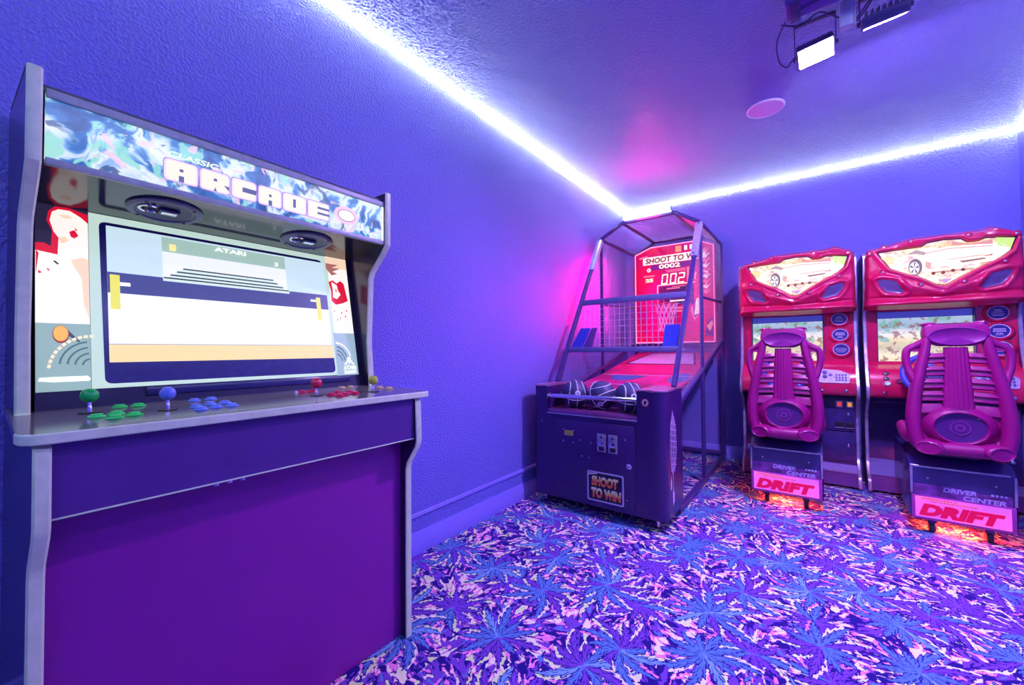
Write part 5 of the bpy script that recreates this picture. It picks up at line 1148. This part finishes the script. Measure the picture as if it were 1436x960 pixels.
# ------------------------------------------------------------------ fittings on the ceiling
def ceiling_fittings():
    wp = mat('white_enamel', (0.75, 0.74, 0.82), 0.4)
    T = thing('ceiling_speaker', 'round white flush speaker set into the ceiling', 'speaker', (1.548, 3.20, H - 0.02))
    bm = BM(); lathe(bm, (1.548, 3.20, H), (0, 0, -1), [(0.112, 0.0), (0.112, 0.006), (0.104, 0.011), (0.101, 0.008)], 40); add('rim', bm, wp, T)
    bm = BM(); lathe(bm, (1.548, 3.20, H), (0, 0, -1), [(0.101, 0.007), (0.06, 0.011), (0, 0.012)], 40); add('grille', bm, mat('pale_lilac_grille', (0.72, 0.66, 0.86), 0.5, grain=0.1, gscale=400), T)
    # black-light floods on U brackets
    dkm = mat('dark_lamp_housing', (0.05, 0.035, 0.16), 0.4)
    lens = mat('violet_flood_light', (1, 1, 1), 0.3, emit=FLOOD_COL, power=FLOOD_POW, grain=0)
    def flood(label, c, aim, wid, w=0.074, h=0.050):
        c, f = Vector(c), Vector(aim).normalized(); s = Vector(wid); s = (s - f * s.dot(f)).normalized(); u = s.cross(f).normalized()
        if u.z < 0: u = -u
        T = thing('flood_light', label, 'lamp', (c.x, c.y, H - 0.02))
        bm = BM(); obox(bm, c - f * 0.022, s, u, f, w, h, 0.020, 0.006); HS = add('housing', bm, dkm, T)
        for k in range(7): bm = BM(); obox(bm, c - f * 0.052 + s * (-w * 0.8 + k * w * 1.6 / 6), s, u, f, 0.002, h * 0.8, 0.011); add('cooling_fin', bm, dkm, HS)
        bm = BM(); obox(bm, c - f * 0.0015, s, u, f, w * 0.93, h * 0.90, 0.001); add('lens', bm, lens, HS)
        for k in (-1, 1):
            bm = BM(); obox(bm, c + f * 0.001 + s * (w * 0.965 * k), s, u, f, w * 0.035, h, 0.006, 0.001); add('lens_rim', bm, dkm, HS)
            bm = BM(); obox(bm, c + f * 0.001 + u * (h * 0.95 * k), s, u, f, w * 0.93, h * 0.05, 0.006, 0.001); add('lens_rim', bm, dkm, HS)
        up = Vector((0, 0, 1)); a = [c - f * 0.022 + s * ((w + 0.008) * k) for k in (-1, 1)]
        bm = BM()
        for p in a: q = Vector((p.x, p.y, H - 0.004)); bar(bm, p - up * 0.012, q, 0.022, 0.004, 0.001, s)
        bar(bm, Vector((a[0].x, a[0].y, H - 0.004)), Vector((a[1].x, a[1].y, H - 0.004)), 0.024, 0.004, 0.001); add('bracket', bm, dkm, T)
        for p, k in zip(a, (-1, 1)): bm = BM(); lathe(bm, p, s * k, [(0.011, 0), (0.011, 0.008), (0.008, 0.010), (0, 0.010)], 14); add('clamp_knob', bm, dkm, T)
        return T
    flood('blazing violet flood light hanging from the ceiling, tilted towards the racing machines', (1.815, 2.470, 2.578), (0.12, -0.50, -0.86), (1, -0.06, 0))
    flood('flood light turned almost edge-on, beyond the white junction box', (2.068, 2.485, 2.625), (0.05, 0.45, -0.89), (1, 0.02, 0.0), 0.078, 0.050)
    T = thing('junction_box', 'small white junction box on the ceiling between the two flood lights', 'junction box', (1.930, 2.45, H - 0.03))
    bm = BM(); box(bm, 1.907, 1.957, 2.43, 2.475, 2.635, H - 0.001, 0.004); add('box_body', bm, wp, T)
    bm = BM(); box(bm, 1.9575, 1.966, 2.432, 2.473, 2.625, H - 0.001, 0.003); add('box_lid', bm, wp, T)
    # long dark ballast beam over the lamps
    T = thing('lamp_beam', 'dark violet fixture beam on the ceiling above the flood lights', 'fixture', (1.95, 2.35, H - 0.03))
    bm = BM(); box(bm, 1.70, 2.34, 2.22, 2.345, 2.70, H - 0.001, 0.010, 3); add('beam_body', bm, mat('violet_beam_paint', (0.10, 0.04, 0.36), 0.4), T)
    for x in (1.74, 2.30): bm = BM(); box(bm, x - 0.02, x + 0.02, 2.21, 2.355, 2.692, 2.702, 0.002); add('beam_strap', bm, dkm, T)
    def cable(label, pts, r=0.0035):
        bm = BM(); sweep(bm, smooth_path(pts, 7), r, 7); o = add('cable', bm, dkm); tag(o, label, 'cable'); return o
    z = H - 0.006
    cable('thin dark cable looping down from the beam to the blazing flood light', [(1.70, 2.33, 2.70), (1.66, 2.40, 2.66), (1.665, 2.47, 2.60), (1.695, 2.50, 2.575), (1.715, 2.485, 2.585), (1.735, 2.49, 2.60)])
    cable('dark cable running along the ceiling above the blazing flood light', [(1.68, 2.37, z - 0.03), (1.76, 2.40, z - 0.05), (1.83, 2.38, z - 0.035), (1.905, 2.44, z - 0.06)])
    cable('cable arching from the junction box to the edge-on flood light', [(1.968, 2.45, 2.66), (2.02, 2.42, 2.71), (2.07, 2.40, 2.735), (2.13, 2.42, 2.72), (2.15, 2.47, 2.655)])
    cable('slack dark cable lying along the underside of the beam', [(1.72, 2.29, 2.696), (1.85, 2.26, 2.690), (1.99, 2.30, 2.688), (2.12, 2.27, 2.692), (2.28, 2.29, 2.696)], 0.004)
    cable('dark cable crossing from the beam to the junction box', [(2.08, 2.345, 2.71), (2.03, 2.39, 2.70), (2.005, 2.43, 2.68), (1.9675, 2.440, 2.640)], 0.004)
ceiling_fittings()
